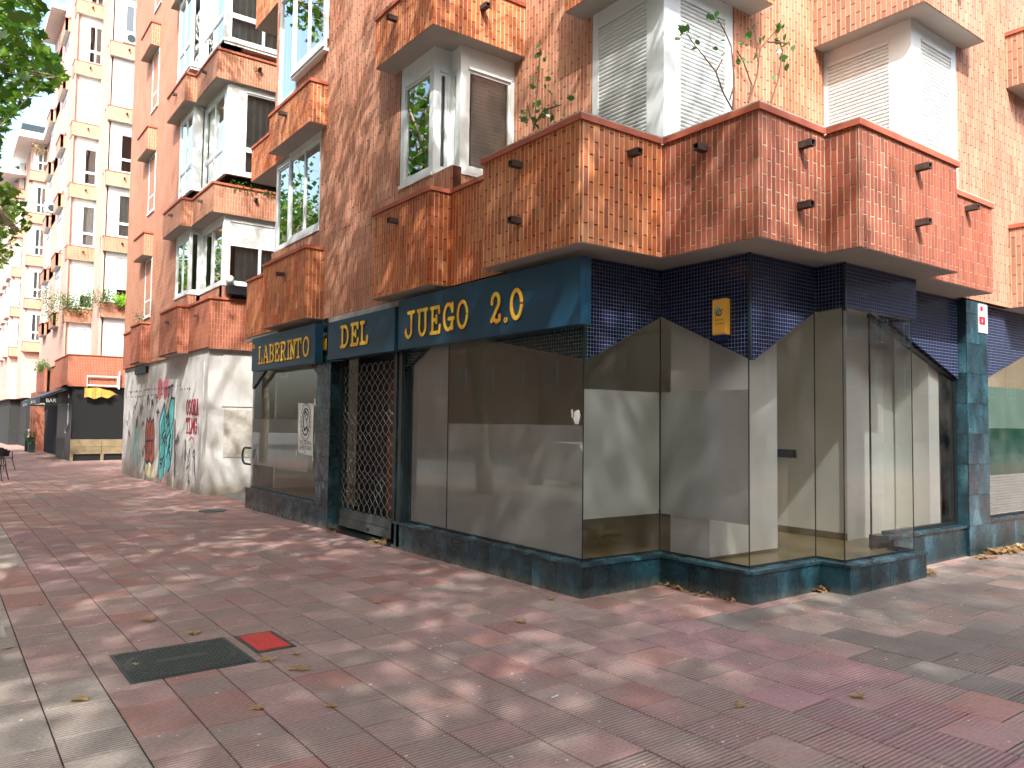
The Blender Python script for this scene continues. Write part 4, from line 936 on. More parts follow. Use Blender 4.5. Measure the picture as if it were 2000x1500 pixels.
# wall between corner block and middle block, with the ramp in the recess
rc = thing('recess_wall', 'dark brick wall deep in the recess between the corner shop and graffiti wall', 'wall', (5, 11, -.1))
MBx(MB.box, 4.5, 9.9, -.5, 4.7, 12.7, 22).build('wall_face', 'far_o', rc)
ra = MB(); ra.add([(.35, 9.75, gz(0, 9.7)+.004), (.35, 12.7, gz(0, 12.7)+.004), (4.4, 12.7, .35), (4.4, 9.75, .35), (.35, 9.75, -.5), (.35, 12.7, -.5), (4.4, 12.7, -.5), (4.4, 9.75, -.5)], [(0, 3, 2, 1), (0, 1, 5, 4), (2, 3, 7, 6), (3, 0, 4, 7), (1, 2, 6, 5)])
ra.build('ramp', 'asphalt', kind='structure')
# graffiti: flat paint on the wall
gt = thing('graffiti', 'turquoise, black and rust spray paint lettering across the grey wall', 'graffiti', (.03, 17, 0))
def paintA(strokes, mat, r, x=.0252, name='paint'):
    b = MB()
    for s_ in strokes: ribbon(b, [(-y, z) for y, z in s_], r, .04)
    toA(b, x).build(name, mat, gt)
def fillA(pts, mat, x, name='paint_fill'):
    MBx(MB.slabA, x-.0012, x, pts).build(name, mat, gt)
C_T = plain('paint_turquoise', L(92, 190, 190), .6, var=.2, scale=4); C_R = plain('paint_rust', L(150, 76, 54), .6, var=.35, scale=8); C_K = plain('paint_black', L(34, 38, 52), .6); C_RD = plain('paint_red', L(186, 96, 108), .6); C_Y = plain('paint_cream', L(206, 204, 168), .7)
def py(px): return {}
fillA([(17.2, .05), (17.1, .9), (17.25, 1.5), (17.0, 1.75), (16.75, 2.02), (16.5, 1.62), (16.35, 1.70), (16.0, 2.15), (15.65, 2.12), (15.72, 1.2), (15.85, .4), (16.1, .25), (16.2, .1), (16.5, .3), (16.8, -.02)], C_T, .027)
fillA([(18.9, .42), (18.95, 1.2), (18.8, 1.62), (18.6, 1.5), (18.45, 1.66), (18.2, 1.5), (17.95, 1.6), (17.8, 1.1), (17.75, .5), (18.0, .38), (18.3, .48), (18.6, .36)], C_R, .027)
fillA([(18.8, .02), (18.85, .36), (17.8, .36), (17.6, .0), (18.2, -.06)], C_Y, .0275)
gr_ = random.Random(12)
K = [[(17.2, .05), (17.1, .9), (17.25, 1.5), (17.0, 1.75), (16.75, 2.02), (16.5, 1.62), (16.35, 1.70), (16.0, 2.15), (15.65, 2.12), (15.72, 1.2), (15.85, .4), (16.1, .25)],
     [(16.9, .9), (16.5, 1.2), (16.3, .9)], [(17.0, 1.4), (16.75, 1.7), (16.6, 1.3), (16.9, 1.15), (16.55, .95)], [(16.45, 1.5), (16.2, 1.75), (16.05, 1.3), (16.35, 1.1)], [(16.1, 1.0), (15.8, 1.5)], [(16.9, .3), (16.6, .65), (16.45, .35)], [(16.3, .6), (16.0, .95), (15.9, .55)], [(18.7, .6), (18.65, 1.3)], [(18.4, .6), (18.35, 1.35)], [(18.1, .6), (18.08, 1.3)], [(18.85, .95), (17.95, 1.0)], [(16.2, 1.9), (16.3, 1.4), (16.1, 1.5)], [(16.6, .1), (16.5, 1.3)], [(15.9, 1.2), (16.2, .8), (15.95, .7)], [(17.0, .5), (16.8, .55)], [(17.0, .4), (16.8, .42)], [(18.9, .42), (18.95, 1.2), (18.8, 1.62), (18.6, 1.5), (18.45, 1.66), (18.2, 1.5), (17.95, 1.6), (17.8, 1.1), (17.75, .5)], [(18.95, .42), (18.6, .34), (18.3, .44), (18.0, .34), (17.75, .5)], [(15.55, 1.6), (15.5, 1.0), (15.4, 0.2)], [(16.75, 2.15), (16.7, 2.4), (16.5, 2.42), (16.5, 2.2)], [(16.35, 2.05), (16.35, 2.45), (16.15, 2.4), (16.25, 2.2)], [(16.1, 2.45), (15.85, 2.47)], [(15.97, 2.45), (15.98, 2.1)]]
paintA(K, C_K, .03)
tags = []
for (yy, zz, sz) in ((20.6, 1.9, .5), (20.2, 1.5, .4), (19.6, 1.9, .45), (19.4, 1.4, .4), (19.1, .6, .45), (18.9, .3, .4), (18.7, 2.1, .35), (18.2, 2.0, .3), (17.7, 2.15, .3), (17.5, 1.8, .35), (21.6, 1.6, .5), (21.3, 1.1, .4), (15.3, 1.1, .3)):
    p = []
    for k_ in range(9): p.append((yy-(k_/8-.5)*sz+gr_.uniform(-.1, .1)*sz, zz+gr_.uniform(-.5, .5)*sz))
    tags.append(p)
paintA(tags, C_K, .016)
tq = []
for (yy, zz, sz) in ((20.4, .9, .8), (20.0, .4, .7), (20.8, .6, .6), (20.2, 1.1, .6)):
    tq.append([(yy-(k_/9-.5)*sz+gr_.uniform(-.1, .1), zz+gr_.uniform(-.5, .5)*sz) for k_ in range(12)])
paintA(tq, C_T, .018)
def word(s_, y, z, w, h, r, mat, gap=1.25):
    b = MB()
    for i, ch in enumerate(s_):
        if ch != ' ': glyph(ch, -(y-i*w*gap), -(y-i*w*gap-w), z, z+h, r, b)
    toA(b, .0285).build('paint', mat, gt)
C_M = plain('paint_maroon', L(128, 30, 48), .6)
word('OSORA', 14.45, 1.72, .18, .34, .022, C_M); word('TLMG', 14.42, 1.28, .2, .34, .022, C_M)
paintA([[(14.1, 1.1), (13.95, 1.19), (13.75, 1.17), (13.65, 1.05)]], C_RD, .02); paintA([[(14.5, 1.1), (14.4, .9), (14.5, .7), (14.38, .6), (14.42, 1.1)], [(14.3, .8), (14.0, .55), (14.25, .4), (14.05, .9), (13.95, .6)], [(13.75, .8), (13.6, .9), (13.55, .4), (13.45, .2), (13.6, .7), (13.75, .75)], [(14.1, .3), (13.95, .1), (14.1, .15)], [(13.35, 1.5), (13.3, 1.25)]], C_K, .014)
paintA([[(16.4, .35), (16.3, .05), (16.0, .02), (15.9, .3)], [(17.4, .0), (17.3, .1), (17.05, .08)], [(16.95, -.05), (16.7, .0), (16.5, -.08), (16.75, -.12)]], C_RD, .02)
for (yy, zz) in ((17.35, 2.42), (16.65, 2.40)):
    fillA([(yy-.28*math.cos(k_*math.pi/8), zz+.30*math.sin(k_*math.pi/8)) for k_ in range(16)], C_RD, .0282)
# faint rows of small marks left by removed letters
fx = MB()
for zz, ya, yb in ((2.42, 15.2, 22), (2.25, 17, 22), (2.32, 14.2, 15.3)):
    y = ya
    while y < yb:
        fx.box(.024, y, zz+gr_.uniform(-.02, .02), .0295, y+gr_.uniform(.02, .09), zz+.035); y += gr_.uniform(.12, .4)
fx.build('fixing_holes', 'black', gt, kind='stuff')
hr = thing('hand_rail', 'bent dark steel hand rail loop beside the left shop window', 'hand rail', (.15, 10, .7))
b = MB(); pts = [(.16, 9.74, 1.05), (.16, 10.30, 1.05)]+[(.16, 10.30+.17*math.sin(a_), .89+.16*math.cos(a_)) for a_ in [k_*math.pi/8 for k_ in range(1, 8)]]+[(.16, 10.30, .73), (.16, 9.74, .73)]
b.tube(pts, .022, 8); b.build('rail', 'dkmetal', hr, smooth=True); MBx(MB.box, .14, 9.73, .70, .18, 9.75, 1.08).build('bracket', 'dkmetal', hr)

# far block with restaurant
fb = thing('apartment_block', 'tall sunlit block of white bay windows above the black restaurant front', 'apartment building', (3, 36, -.3))
w = MB()
w.box(2.62, 34.75, 4.2, 14, 34.95, 24); w.box(1.40, 34.95, 4.2, 1.6, 38.05, 24); w.box(0, 38.2, 4.2, .2, 48, 24); w.box(1.15, 34.95, 4.2, 1.35, 38, 24)
w.box(0, 38.05, 4.2, .05, 38.2, 24); w.box(1.02, 34.95, 4.2, 1.2, 35.2, 24); w.box(2.35, 34.90, 4.2, 2.62, 35.1, 24)
w.build('brick_wall', 'far_pink', fb)
MBx(MB.prism, [(.25, 47.8), (.25, 38.5), (1.7, 38.5), (1.7, 35.3), (14, 35.3), (14, 47.8)], -.5, 24).build('dark_core', 'inner', fb)
MBx(MB.prism, [(-.7, 48), (-.7, 43), (.1, 43), (.1, 37.6), (.7, 37.6), (.7, 34.3), (14, 34.3), (14, 48)], 24, 24.3).build('roof', 'soffit_w', fb)
def fbay(t, y, xa, xb, n, kind_):
    zb = P2(n); zt = zb+.70
    f_ = MB(); f_.box(xa, y, zb, xb, y+.12, zt-.04); f_.box(xa, y+.12, zb, xa+.12, y+.9, zt-.04); fo = f_.build('parapet', 'far_o' if n < 3 else 'far_mid', t)
    MBx(MB.box, xa-.02, y-.02, zt-.04, xb+.02, y+.9, zt-.01).build('coping', 'coping', fo); MBx(MB.box, xa, y, zb-.004, xb, y+.9, zb-.0005).build('soffit', 'soffit_w', fo)
    z1 = P2(n+1); z0 = zb+.68
    spec = [dict(t='shutter', box=.3, f=.08), dict(f=.12, box=.55, tr=.32, n=1), dict(f=.10, box=.35, tr=.3, n=1, cu=(0, 1)), dict(f=.08, box=.45, tr=.3, n=2), dict(f=.10, box=.25, half=.72)][kind_]
    if kind_ == 0: spec = dict(t='shutter', box=.3, f=.08)
    bay_window(t, [('B', y+.22, xa+.18, xb-.10, {**spec, 'p0': .45}), ('A', xa+.18, y+.22, y+.85, dict(f=.06, box=.4, n=1, tr=.3))], z0, z1, small=True)
    spout(t, 'B', y, (xa+xb)/2, zb+.40, .12)
kr = [0, 4, 2, 1, 0, 3, 1]; klf = [0, 4, 2, 1, 0, 3, 3]
for n in range(1, 7):
    fbay(fb, 34.7, 1.05, 2.62, n, kr[n]); fbay(fb, 38.0, -.03, 1.34, n, klf[n])
for yy, tt in ((34.7, (1.05, 2.62)), (38.0, (-.03, 1.34))):
    bay_window(fb, [('B', yy+.22, tt[0]+.18, tt[1]-.1, dict(t='shutter', box=.3, f=.08, p0=.5))], 4.3, P2(1), small=True)
for n in range(1, 7):   # bays of the facade that runs away along the street
    zb = P2(n); zt = zb+.7; f_ = MB(); cb2 = MB(); sf = MB()
    for (a, b, x) in ((40.5, 42.6, -.25), (44.0, 46.0, .0), (46.0, 48.0, -.25)):
        f_.box(x, a, zb, x+.12, b, zt-.04); f_.box(x, a, zb, .4, a+.12, zt-.041); cb2.box(x-.03, a-.03, zt-.04, .4, b, zt); sf.box(x, a, zb-.004, .4, b, zb-.0005)
    fo = f_.build('parapet', 'far_o' if n < 3 else 'far_mid', fb); cb2.build('coping', 'coping', fo); sf.build('soffit', 'soffit_w', fo)
    bay_window(fb, [('A', -.02, 40.7, 42.4, dict(f=.08, n=2, box=.4, cu=(0, 1))), ('A', .10, 44.1, 45.9, dict(f=.08, n=2, box=.3, cu=(0, 1))), ('A', -.02, 46.1, 47.8, dict(f=.08, n=2, box=.4, cu=(0, 1))), ('B', 43.99, .1, 1.0, dict(f=.1, box=.3)), ('B', 40.6, -.02, .3, dict(f=.04, box=.3))], zb+.9 if n > 1 else zb+.8, P2(n+1), small=True)
pf = MB(); pf.box(-.33, 33.3, 3.0, -.21, 38.2, 4.33); pf.box(-.328, 33.298, 2.98, 6, 33.42, 4.352); pf.box(0, 38.2, 3.0, .12, 43.4, 4.3); pf.box(-.25, 43.4, 3.0, -.13, 47.8, 4.3); pf.box(-.33, 33.42, 3.0, 6, 35, 3.05); pf.box(-.2, 38.1, 4.1, 1, 38.3, 4.3)
pfo = pf.build('parapet', 'far_red', fb); MBx(MB.box, -.36, 33.27, 4.33, .0, 38.2, 4.37).box(-.355, 33.265, 4.351, 6, 33.45, 4.39).build('coping', 'coping', pfo)
rf = MB(); rf.box(-.05, 33.42, -.6, 6, 33.5, 2.98); rf.box(-.1, 33.5, -.6, -.02, 38.5, 2.98); rfo = rf.build('restaurant_front', 'black', fb)
b = MB(); b.box(-.09, 33.35, .34, 1.10, 33.41, .66); b.box(1.12, 33.35, .34, 5, 33.41, .66); b.box(-.09, 33.352, .02, 1.10, 33.41, .33); b.box(1.12, 33.352, .02, 5, 33.41, .33); b.box(-.12, 33.34, -.3, -.0, 33.42, .66); b.box(1.08, 33.34, -.3, 1.2, 33.42, .02)
b.build('timber_board', 'wood', fb)
MBx(MB.box, -.115, 35.6, -.4, -.101, 38.4, .65).build('timber_board', plain('drab_board', L(88, 92, 76), .7), fb)
for yc in (48.6, 50.2): MBx(MB.box, -.25, yc, -.7, .45, yc+.5, 3.1).build('brick_pillar', 'far_red', fb)
MBx(MB.box, .3, 38.6, -.6, .4, 48, 3).build('shop_window', 'wglass', fb)
# banner, frame and awning
bn = thing('banner', 'torn yellow cloth banner hanging under a white frame above the black front', 'banner', (.9, 33.2, 2.4))
b = MB(); n_ = 14; top = []; bot = []
for i in range(n_+1):
    x = .32+i*.093; top.append((x, 33.16+.03*math.sin(i*1.3), 2.93-.02*math.sin(i*.9)-(.30*(i/n_)**4))); bot.append((x, 33.18+.04*math.sin(i*1.7), 2.48+.05*math.sin(i*1.1)+(.16*(i/n_)**3)))
for i in range(n_): b.add([top[i], bot[i], bot[i+1], top[i+1]], [(0, 1, 2, 3)]); 
for i in range(n_): b.add([(p[0], p[1]+.006, p[2]) for p in (top[i], top[i+1], bot[i+1], bot[i])], [(0, 1, 2, 3)])
b.build('cloth', plain('banner_cloth', L(184, 148, 72), .8, var=.25, scale=6), bn)
b = MB()
for z in (3.02, 3.42): b.box(.40, 33.17, z, 1.62, 33.21, z+.05)
for x in (.40, 1.60): b.box(x, 33.18, 2.95, x+.025, 33.205, 3.45)
b.box(1.66, 33.1, 2.9, 1.70, 33.2, 3.7); b.build('frame', 'white', bn)
aw = thing('awning', 'black fabric awning with white lettering over the restaurant terrace', 'awning', (-1, 38, 2.6))
b = MB()
for (ya, yb, xo, z0, z1) in ((34.0, 40.0, -1.25, 2.50, 3.0), (40.6, 45.6, -1.1, 2.45, 2.98)):
    b.add([(-.11, ya, z1), (-.11, yb, z1), (xo, yb, z0), (xo, ya, z0), (-.11, ya, z1-.03), (-.11, yb, z1-.03), (xo, yb, z0-.03), (xo, ya, z0-.03)], [(0, 1, 2, 3), (7, 6, 5, 4), (0, 3, 7, 4), (1, 5, 6, 2)])
    b.box(xo-.01, ya, z0-.30, xo+.01, yb, z0)
    b.box(xo, ya, z0-.28, -.12, ya+.02, z0-.02)
b.build('canopy', 'black', aw)
b = MB(); b.tube([(-.12, 34.0, 2.9), (-1.22, 34.0, 2.45)], .02); b.tube([(-.12, 38.0, 2.9), (-1.22, 38.0, 2.45)], .02); b.build('arm', 'dkmetal', aw)
textmesh('BAR', .22, 'white', 'B', 34.0, -.85, 2.27, .002, parent=aw); textmesh('Cafeteria', .16, 'white', 'B', 40.6, -.75, 2.25, .002, parent=aw)
textmesh('asador - cerveceria', .3, 'white', 'A', -1.26, 37.0, 2.24, .003, parent=aw); textmesh('asador - cerveceria', .28, 'white', 'A', -1.11, 43.2, 2.2, .003, parent=aw)
lp = thing('drain_pipe', 'thin white bent pipe on the black restaurant corner', 'pipe', (-.12, 34.5, 1))
b = MB(); b.tube([(-.14, 34.3, 2.7), (-.14, 34.3, 1.3), (-.14, 35.0, 1.05), (-.14, 35.0, .9)], .02, 6); b.build('pipe', 'white', lp)
# farther blocks
blk2 = thing('apartment_block', 'farthest pale brick block with roof eaves, under the hanging leaves', 'apartment building', (3, 58, -.5))
w = MB(); w.box(.9, 56.0, 3, 14, 56.2, 21.5); w.box(-.1, 60.2, 3, 1.1, 60.4, 21.5); w.box(-.5, 66.2, 3, .9, 66.4, 20.5); w.box(0, 60.4, 3, .2, 66.2, 21.5); w.box(.9, 56.2, 3, 1.1, 60.2, 21.5); w.box(-.6, 66.4, 3, -.4, 96, 20); w.build('brick_wall', 'far_pink', blk2)
MBx(MB.prism, [(-.35, 95), (-.35, 66.6), (.3, 66.6), (.3, 60.6), (1.2, 60.6), (1.2, 56.4), (14, 56.4), (14, 95)], -1, 21).build('dark_core', 'inner', blk2)
r_ = MB(); r_.prism([(-1.0, 59.0), (.5, 59.0), (.5, 54.8), (14, 54.8), (14, 70), (-1.0, 70)], 21.5, 21.95); r_.prism([(-1.9, 65), (0, 65), (0, 96), (-1.9, 96)], 20.3, 20.7); ro = r_.build('roof', 'soffit_w', blk2)
r_ = MB(); r_.prism([(-.8, 59.2), (.7, 59.2), (.7, 55.0), (14, 55.0), (14, 70), (-.8, 70)], 21.96, 22.5); r_.build('roof_edge', 'dkmetal', ro)
for n in range(1, 6):
    zb = P2(n)
    for (y, xa, xb) in ((55.6, .95, 2.5), (59.8, -.15, 1.1), (65.8, -.6, .4)):
        f_ = MB(); f_.box(xa, y, zb, xb, y+.12, zb+.7); f_.box(xa, y+.12, zb, xa+.12, y+.9, zb+.7); f_.box(xa, y+.12, zb, xb, y+.9, zb+.05); fo = f_.build('parapet', 'far_mid', blk2)
        MBx(MB.box, xa-.03, y-.03, zb+.7, xb+.03, y+.3, zb+.74).build('coping', 'coping', fo)
        bay_window(blk2, [('B', y+.25, xa+.2, xb-.1, dict(f=.1, n=2, box=.4, tr=.3, cu=(0, .7), p0=.3)), ('A', xa+.2, y+.25, y+.85, dict(f=.08, box=.4))], zb+.72, P2(n+1), small=True)
b = MB(); b.box(-.1, 52.4, -.8, 14, 52.6, 3.0); b.build('shop_wall', 'render', blk2)
b = MB(); b.box(-.35, 51.9, -.8, 3, 52.38, -.15); b.build('planter_wall', 'redpaint', blk2)
for k_ in range(6):
    b = MB(); yy = 67+k_*4.5
    for n in range(1, 6): b.box(-.85, yy, P2(n), -.6, yy+2.6, P2(n)+.7)
    b.build('parapet', 'far_pink', blk2); bay_window(blk2, [('A', -.63, yy+.2, yy+2.4, dict(f=.08, n=2, box=.3, z0=P2(n)+.8, z1=P2(n+1), cu=(0, 1))) for n in range(1, 6)], 0, 1, small=True)
fr_ = MB(); fr_.box(-.2, 51.0, .2, -.15, 52.3, 1.9)
fr_.build('shop_window', 'wglass', blk2)
rsn = thing('shop_sign', 'small red and white sign standing by the far shop window', 'sign', (.1, 51, 1)); MBx(MB.box, .0, 50.9, 1.55, .45, 50.95, 1.95).build('board', 'redpaint', rsn); MBx(MB.box, .12, 50.88, .5, .22, 50.9, 2.1).build('post', 'white', rsn)
mb_ = thing('menu_board', 'dark framed menu board standing on the pavement near the brick pillar', 'menu board', (-.6, 47, -.4)); MBx(MB.box, -.75, 46.95, -.36, -.25, 47.0, .45).build('board', 'black', mb_); MBx(MB.box, -.72, 46.94, .0, -.28, 46.949, .38).build('chalk_panel', 'dkmetal', mb_)
pt = thing('planter', 'dark wooden planter tub beside the brick pillar', 'planter', (-.45, 46.4, -.4)); MBx(MB.box, -.62, 46.2, -.38, -.3, 46.6, .1).build('tub', 'dkmetal', pt)

# buildings across the streets, seen only as reflections in the glass
def plainblock(label, x0, y0, x1, y1, h, face, cat='apartment building', mat='far_red'):
    t = thing('apartment_block', label, cat, ((x0+x1)/2, (y0+y1)/2, -.2))
    MBx(MB.box, x0, y0, -.6, x1, y1, h).build('brick_wall', mat, t)
    wf = MB(); wp = MB()
    u0, u1 = (y0, y1) if face == 'x' else (x0, x1); u = u0+2
    while u < u1-2:
        for n in range(1, 5):
            z = 3.1*n+1.0
            if z+1.6 > h: continue
            if face == 'x': wf.box(x1, u, z, x1+.08, u+1.5, z+1.6); wp.box(x1+.081, u+.08, z+.08, x1+.085, u+.7, z+1.52); wp.box(x1+.081, u+.8, z+.08, x1+.085, u+1.42, z+1.52)
            else: wf.box(u, y1, z, u+1.5, y1+.08, z+1.6); wp.box(u+.08, y1+.081, z+.08, u+.7, y1+.085, z+1.52); wp.box(u+.8, y1+.081, z+.08, u+1.42, y1+.085, z+1.52)
        u += 3.6
    fo = wf.build('window', 'white', t); wp.build('pane', 'dkmetal', fo)
    return t
plainblock('brown brick block across the street, seen in the shop glass', -44, -30, -27, 70, 15.5, 'x')
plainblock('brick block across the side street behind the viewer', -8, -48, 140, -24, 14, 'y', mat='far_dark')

# ------------------------------------------------------------------ covers in the pavement
def on_ground(poly, z0, z1, mb):     # polygon lifted from the sloping pavement
    n = len(poly); a = sum(poly[i][0]*poly[(i+1)%n][1]-poly[(i+1)%n][0]*poly[i][1] for i in range(n))
    if a < 0: poly = poly[::-1]
    mb.add([(x, y, gz(x, y)+z0) for x, y in poly]+[(x, y, gz(x, y)+z1) for x, y in poly], [tuple(range(n-1, -1, -1)), tuple(range(n, 2*n))]+[(i, (i+1) % n, (i+1) % n+n, i+n) for i in range(n)])
def rect(x0, y0, x1, y1): return [(x0, y0), (x1, y0), (x1, y1), (x0, y1)]
mc = thing('manhole_cover', 'large dark green iron cover with an oval ring, set in the paving', 'manhole cover', (-3.39, .27, gz(-3.39, .27)))
b = MB(); on_ground(rect(-3.79, -.10, -3.01, .645), -.02, .004, b); b.build('frame', 'iron', mc)
b = MB(); on_ground(rect(-3.765, -.075, -3.035, .62), .001, .0075, b); b.build('plate', 'iron', mc)
b = MB(); n_ = 44
for (rx, ry) in ((.335, .30), ):
    for i in range(n_):
        a0, a1 = 2*math.pi*i/n_, 2*math.pi*(i+1)/n_
        on_ground([(-3.40+rx*math.cos(a0), .272+ry*math.sin(a0)), (-3.40+rx*math.cos(a1), .272+ry*math.sin(a1)), (-3.40+(rx-.014)*math.cos(a1), .272+(ry-.014)*math.sin(a1)), (-3.40+(rx-.014)*math.cos(a0), .272+(ry-.014)*math.sin(a0))], .007, .010, b)
for i in range(24):
    for j in range(22):
        x, y = -3.75+i*.030+(.015 if j % 2 else 0), -.06+j*.031
        if abs(math.hypot((x+3.4)/.335, (y-.272)/.30)-1) < .06 or (abs(x+3.4) < .16 and abs(y-.272) < .05): continue
        on_ground([(x-.010, y-.004), (x+.010, y-.004), (x+.010, y+.004), (x-.010, y+.004)], .007, .0105, b)
on_ground(rect(-3.55, .235, -3.25, .305), .007, .009, b)
b.build('raised_pattern', 'iron', mc, kind='stuff')
rcv = thing('utility_cover', 'small square red painted cover with a dark rim beside the iron cover', 'cover', (-2.8, .35, gz(-2.8, .35)))
b = MB(); on_ground(rect(-2.945, .085, -2.66, .615), -.02, .004, b); b.build('frame', 'iron', rcv)
b = MB(); on_ground(rect(-2.92, .125, -2.69, .585), .001, .0075, b); b.build('plate', 'redpaint', rcv)
b = MB(); 
for k_ in range(3): on_ground(rect(-2.86+k_*.05, .33, -2.85+k_*.05, .42), .0075, .009, b)
b.build('raised_mark', 'redpaint', rcv)
dc = thing('manhole_cover', 'round dark drain cover near the left end of the shop plinth', 'manhole cover', (-.66, 9.5, gz(-.66, 9.5)))
b = MB(); on_ground([(-.66+.24*math.cos(a*math.pi/12), 9.5+.24*math.sin(a*math.pi/12)) for a in range(24)], -.01, .012, b); b.build('plate', 'iron', dc)
dg_ = thing('drain_cover', 'small grey metal cover cut by the left edge of the picture', 'drain cover', (-4.38, 1.85, gz(-4.38, 1.85)))
b = MB(); on_ground(rect(-4.52, 1.66, -4.33, 2.04), -.01, .006, b); b.build('frame', 'cement', dg_); b = MB(); on_ground(rect(-4.50, 1.70, -4.35, 2.0), .0, .009, b); b.build('plate', 'steel', dg_)
cigl = thing('cigarette_end', 'white cigarette end lying on the paving in the right foreground', 'cigarette end', (-1.83, -1.84, gz(-1.83, -1.84)))
b = MB(); b.tube([(-1.86, -1.84, gz(-1.85, -1.84)+.006), (-1.80, -1.83, gz(-1.8, -1.83)+.006)], .004, 6); b.build('stub', 'white', cigl)

# ------------------------------------------------------------------ cafe chairs
def chair(x, y, rz, label):
    t = thing('cafe_chair', label, 'chair', (x, y, gz(x, y)), 'black terrace chairs'); t.rotation_euler = (0, 0, rz)
    def lk(mb, nm):
        o = mb.build(nm, 'black'); o.parent = t; return o
    b = MB(); b.box(-.22, -.22, .43, .22, .22, .455); lk(b, 'seat')
    b = MB()
    for i in range(9):
        a0, a1 = math.radians(-10+i*200/9), math.radians(-10+(i+1)*200/9)
        def P(a, z, r): return (r*math.cos(a)*(.24+.06*(z-.45)), r*math.sin(a)*(.24+.06*(z-.45)), z)
        z0 = .50; z1 = .70+.14*max(0, math.sin((a0+a1)/2))
        b.add([P(a0, z0, 1), P(a1, z0, 1), P(a1, z1, 1.08), P(a0, z1, 1.08), P(a0, z0, .94), P(a1, z0, .94), P(a1, z1, 1.02), P(a0, z1, 1.02)], [(0, 1, 2, 3), (7, 6, 5, 4), (3, 2, 6, 7), (0, 4, 5, 1)])
    lk(b, 'backrest')
    for sx in (-1, 1):
        for sy_ in (-1, 1):
            b = MB(); b.tube([(sx*.19, sy_*.19, .44), (sx*.27, sy_*.27, 0)], [.016, .012], 6); lk(b, 'leg')
    b = MB()
    for sx in (-1, 1): b.tube([(sx*.2, .2, .44), (sx*.25, .2, .66), (sx*.25, -.15, .66), (sx*.21, -.2, .44)], .013, 6)
    lk(b, 'armrest'); return t
chair(-2.95, 26.75, 2.2, 'farther black terrace chair at the left edge, all four legs in view')
chair(-3.45, 21.1, 1.2, 'nearer black terrace chair cut off by the left edge, leg only')

# ------------------------------------------------------------------ trees and plants
import numpy as np
LEAF5 = [(0, 0), (.28, .10), (.50, -.02), (.42, .28), (.50, .55), (.24, .50), (.12, .78), (0, 1.0), (-.12, .78), (-.24, .50), (-.50, .55), (-.42, .28), (-.50, -.02), (-.28, .10)]
LEAF1 = [(0, 0), (.26, .22), (.30, .55), (0, 1), (-.30, .55), (-.26, .22)]
LEAF0 = [(-.42, .1), (.42, .1), (.30, .85), (-.30, .85)]
def leaves(name, parent, pts, size, shape, mat, rng, flat=.5, kind=None, droop=0):
    N = len(pts); sh = np.array([(x, y-.5, 0) for x, y in shape]); K = len(sh)
    nrm = rng.normal(size=(N, 3)); nrm[:, 2] = np.abs(nrm[:, 2])+flat; nrm /= np.linalg.norm(nrm, axis=1)[:, None]
    t = rng.normal(size=(N, 3)); t[:, 2] -= droop; t -= (t*nrm).sum(1)[:, None]*nrm; t /= np.linalg.norm(t, axis=1)[:, None]; b = np.cross(nrm, t)
    s = size*rng.uniform(.65, 1.2, N)
    V = np.asarray(pts)[:, None, :]+s[:, None, None]*(sh[None, :, 0, None]*b[:, None, :]+sh[None, :, 1, None]*t[:, None, :])
    V += (np.abs(sh[None, :, 0, None])*s[:, None, None]*.25)*nrm[:, None, :]
    me = bpy.data.meshes.new(name); me.vertices.add(N*K); me.vertices.foreach_set('co', V.reshape(-1).astype('f'))
    me.loops.add(N*K); me.loops.foreach_set('vertex_index', np.arange(N*K, dtype='i')); me.polygons.add(N)
    me.polygons.foreach_set('loop_start', np.arange(0, N*K, K, dtype='i')); me.materials.append(M[mat]); me.update(calc_edges=True); me.validate()
    return link(name, me, parent, kind=kind)
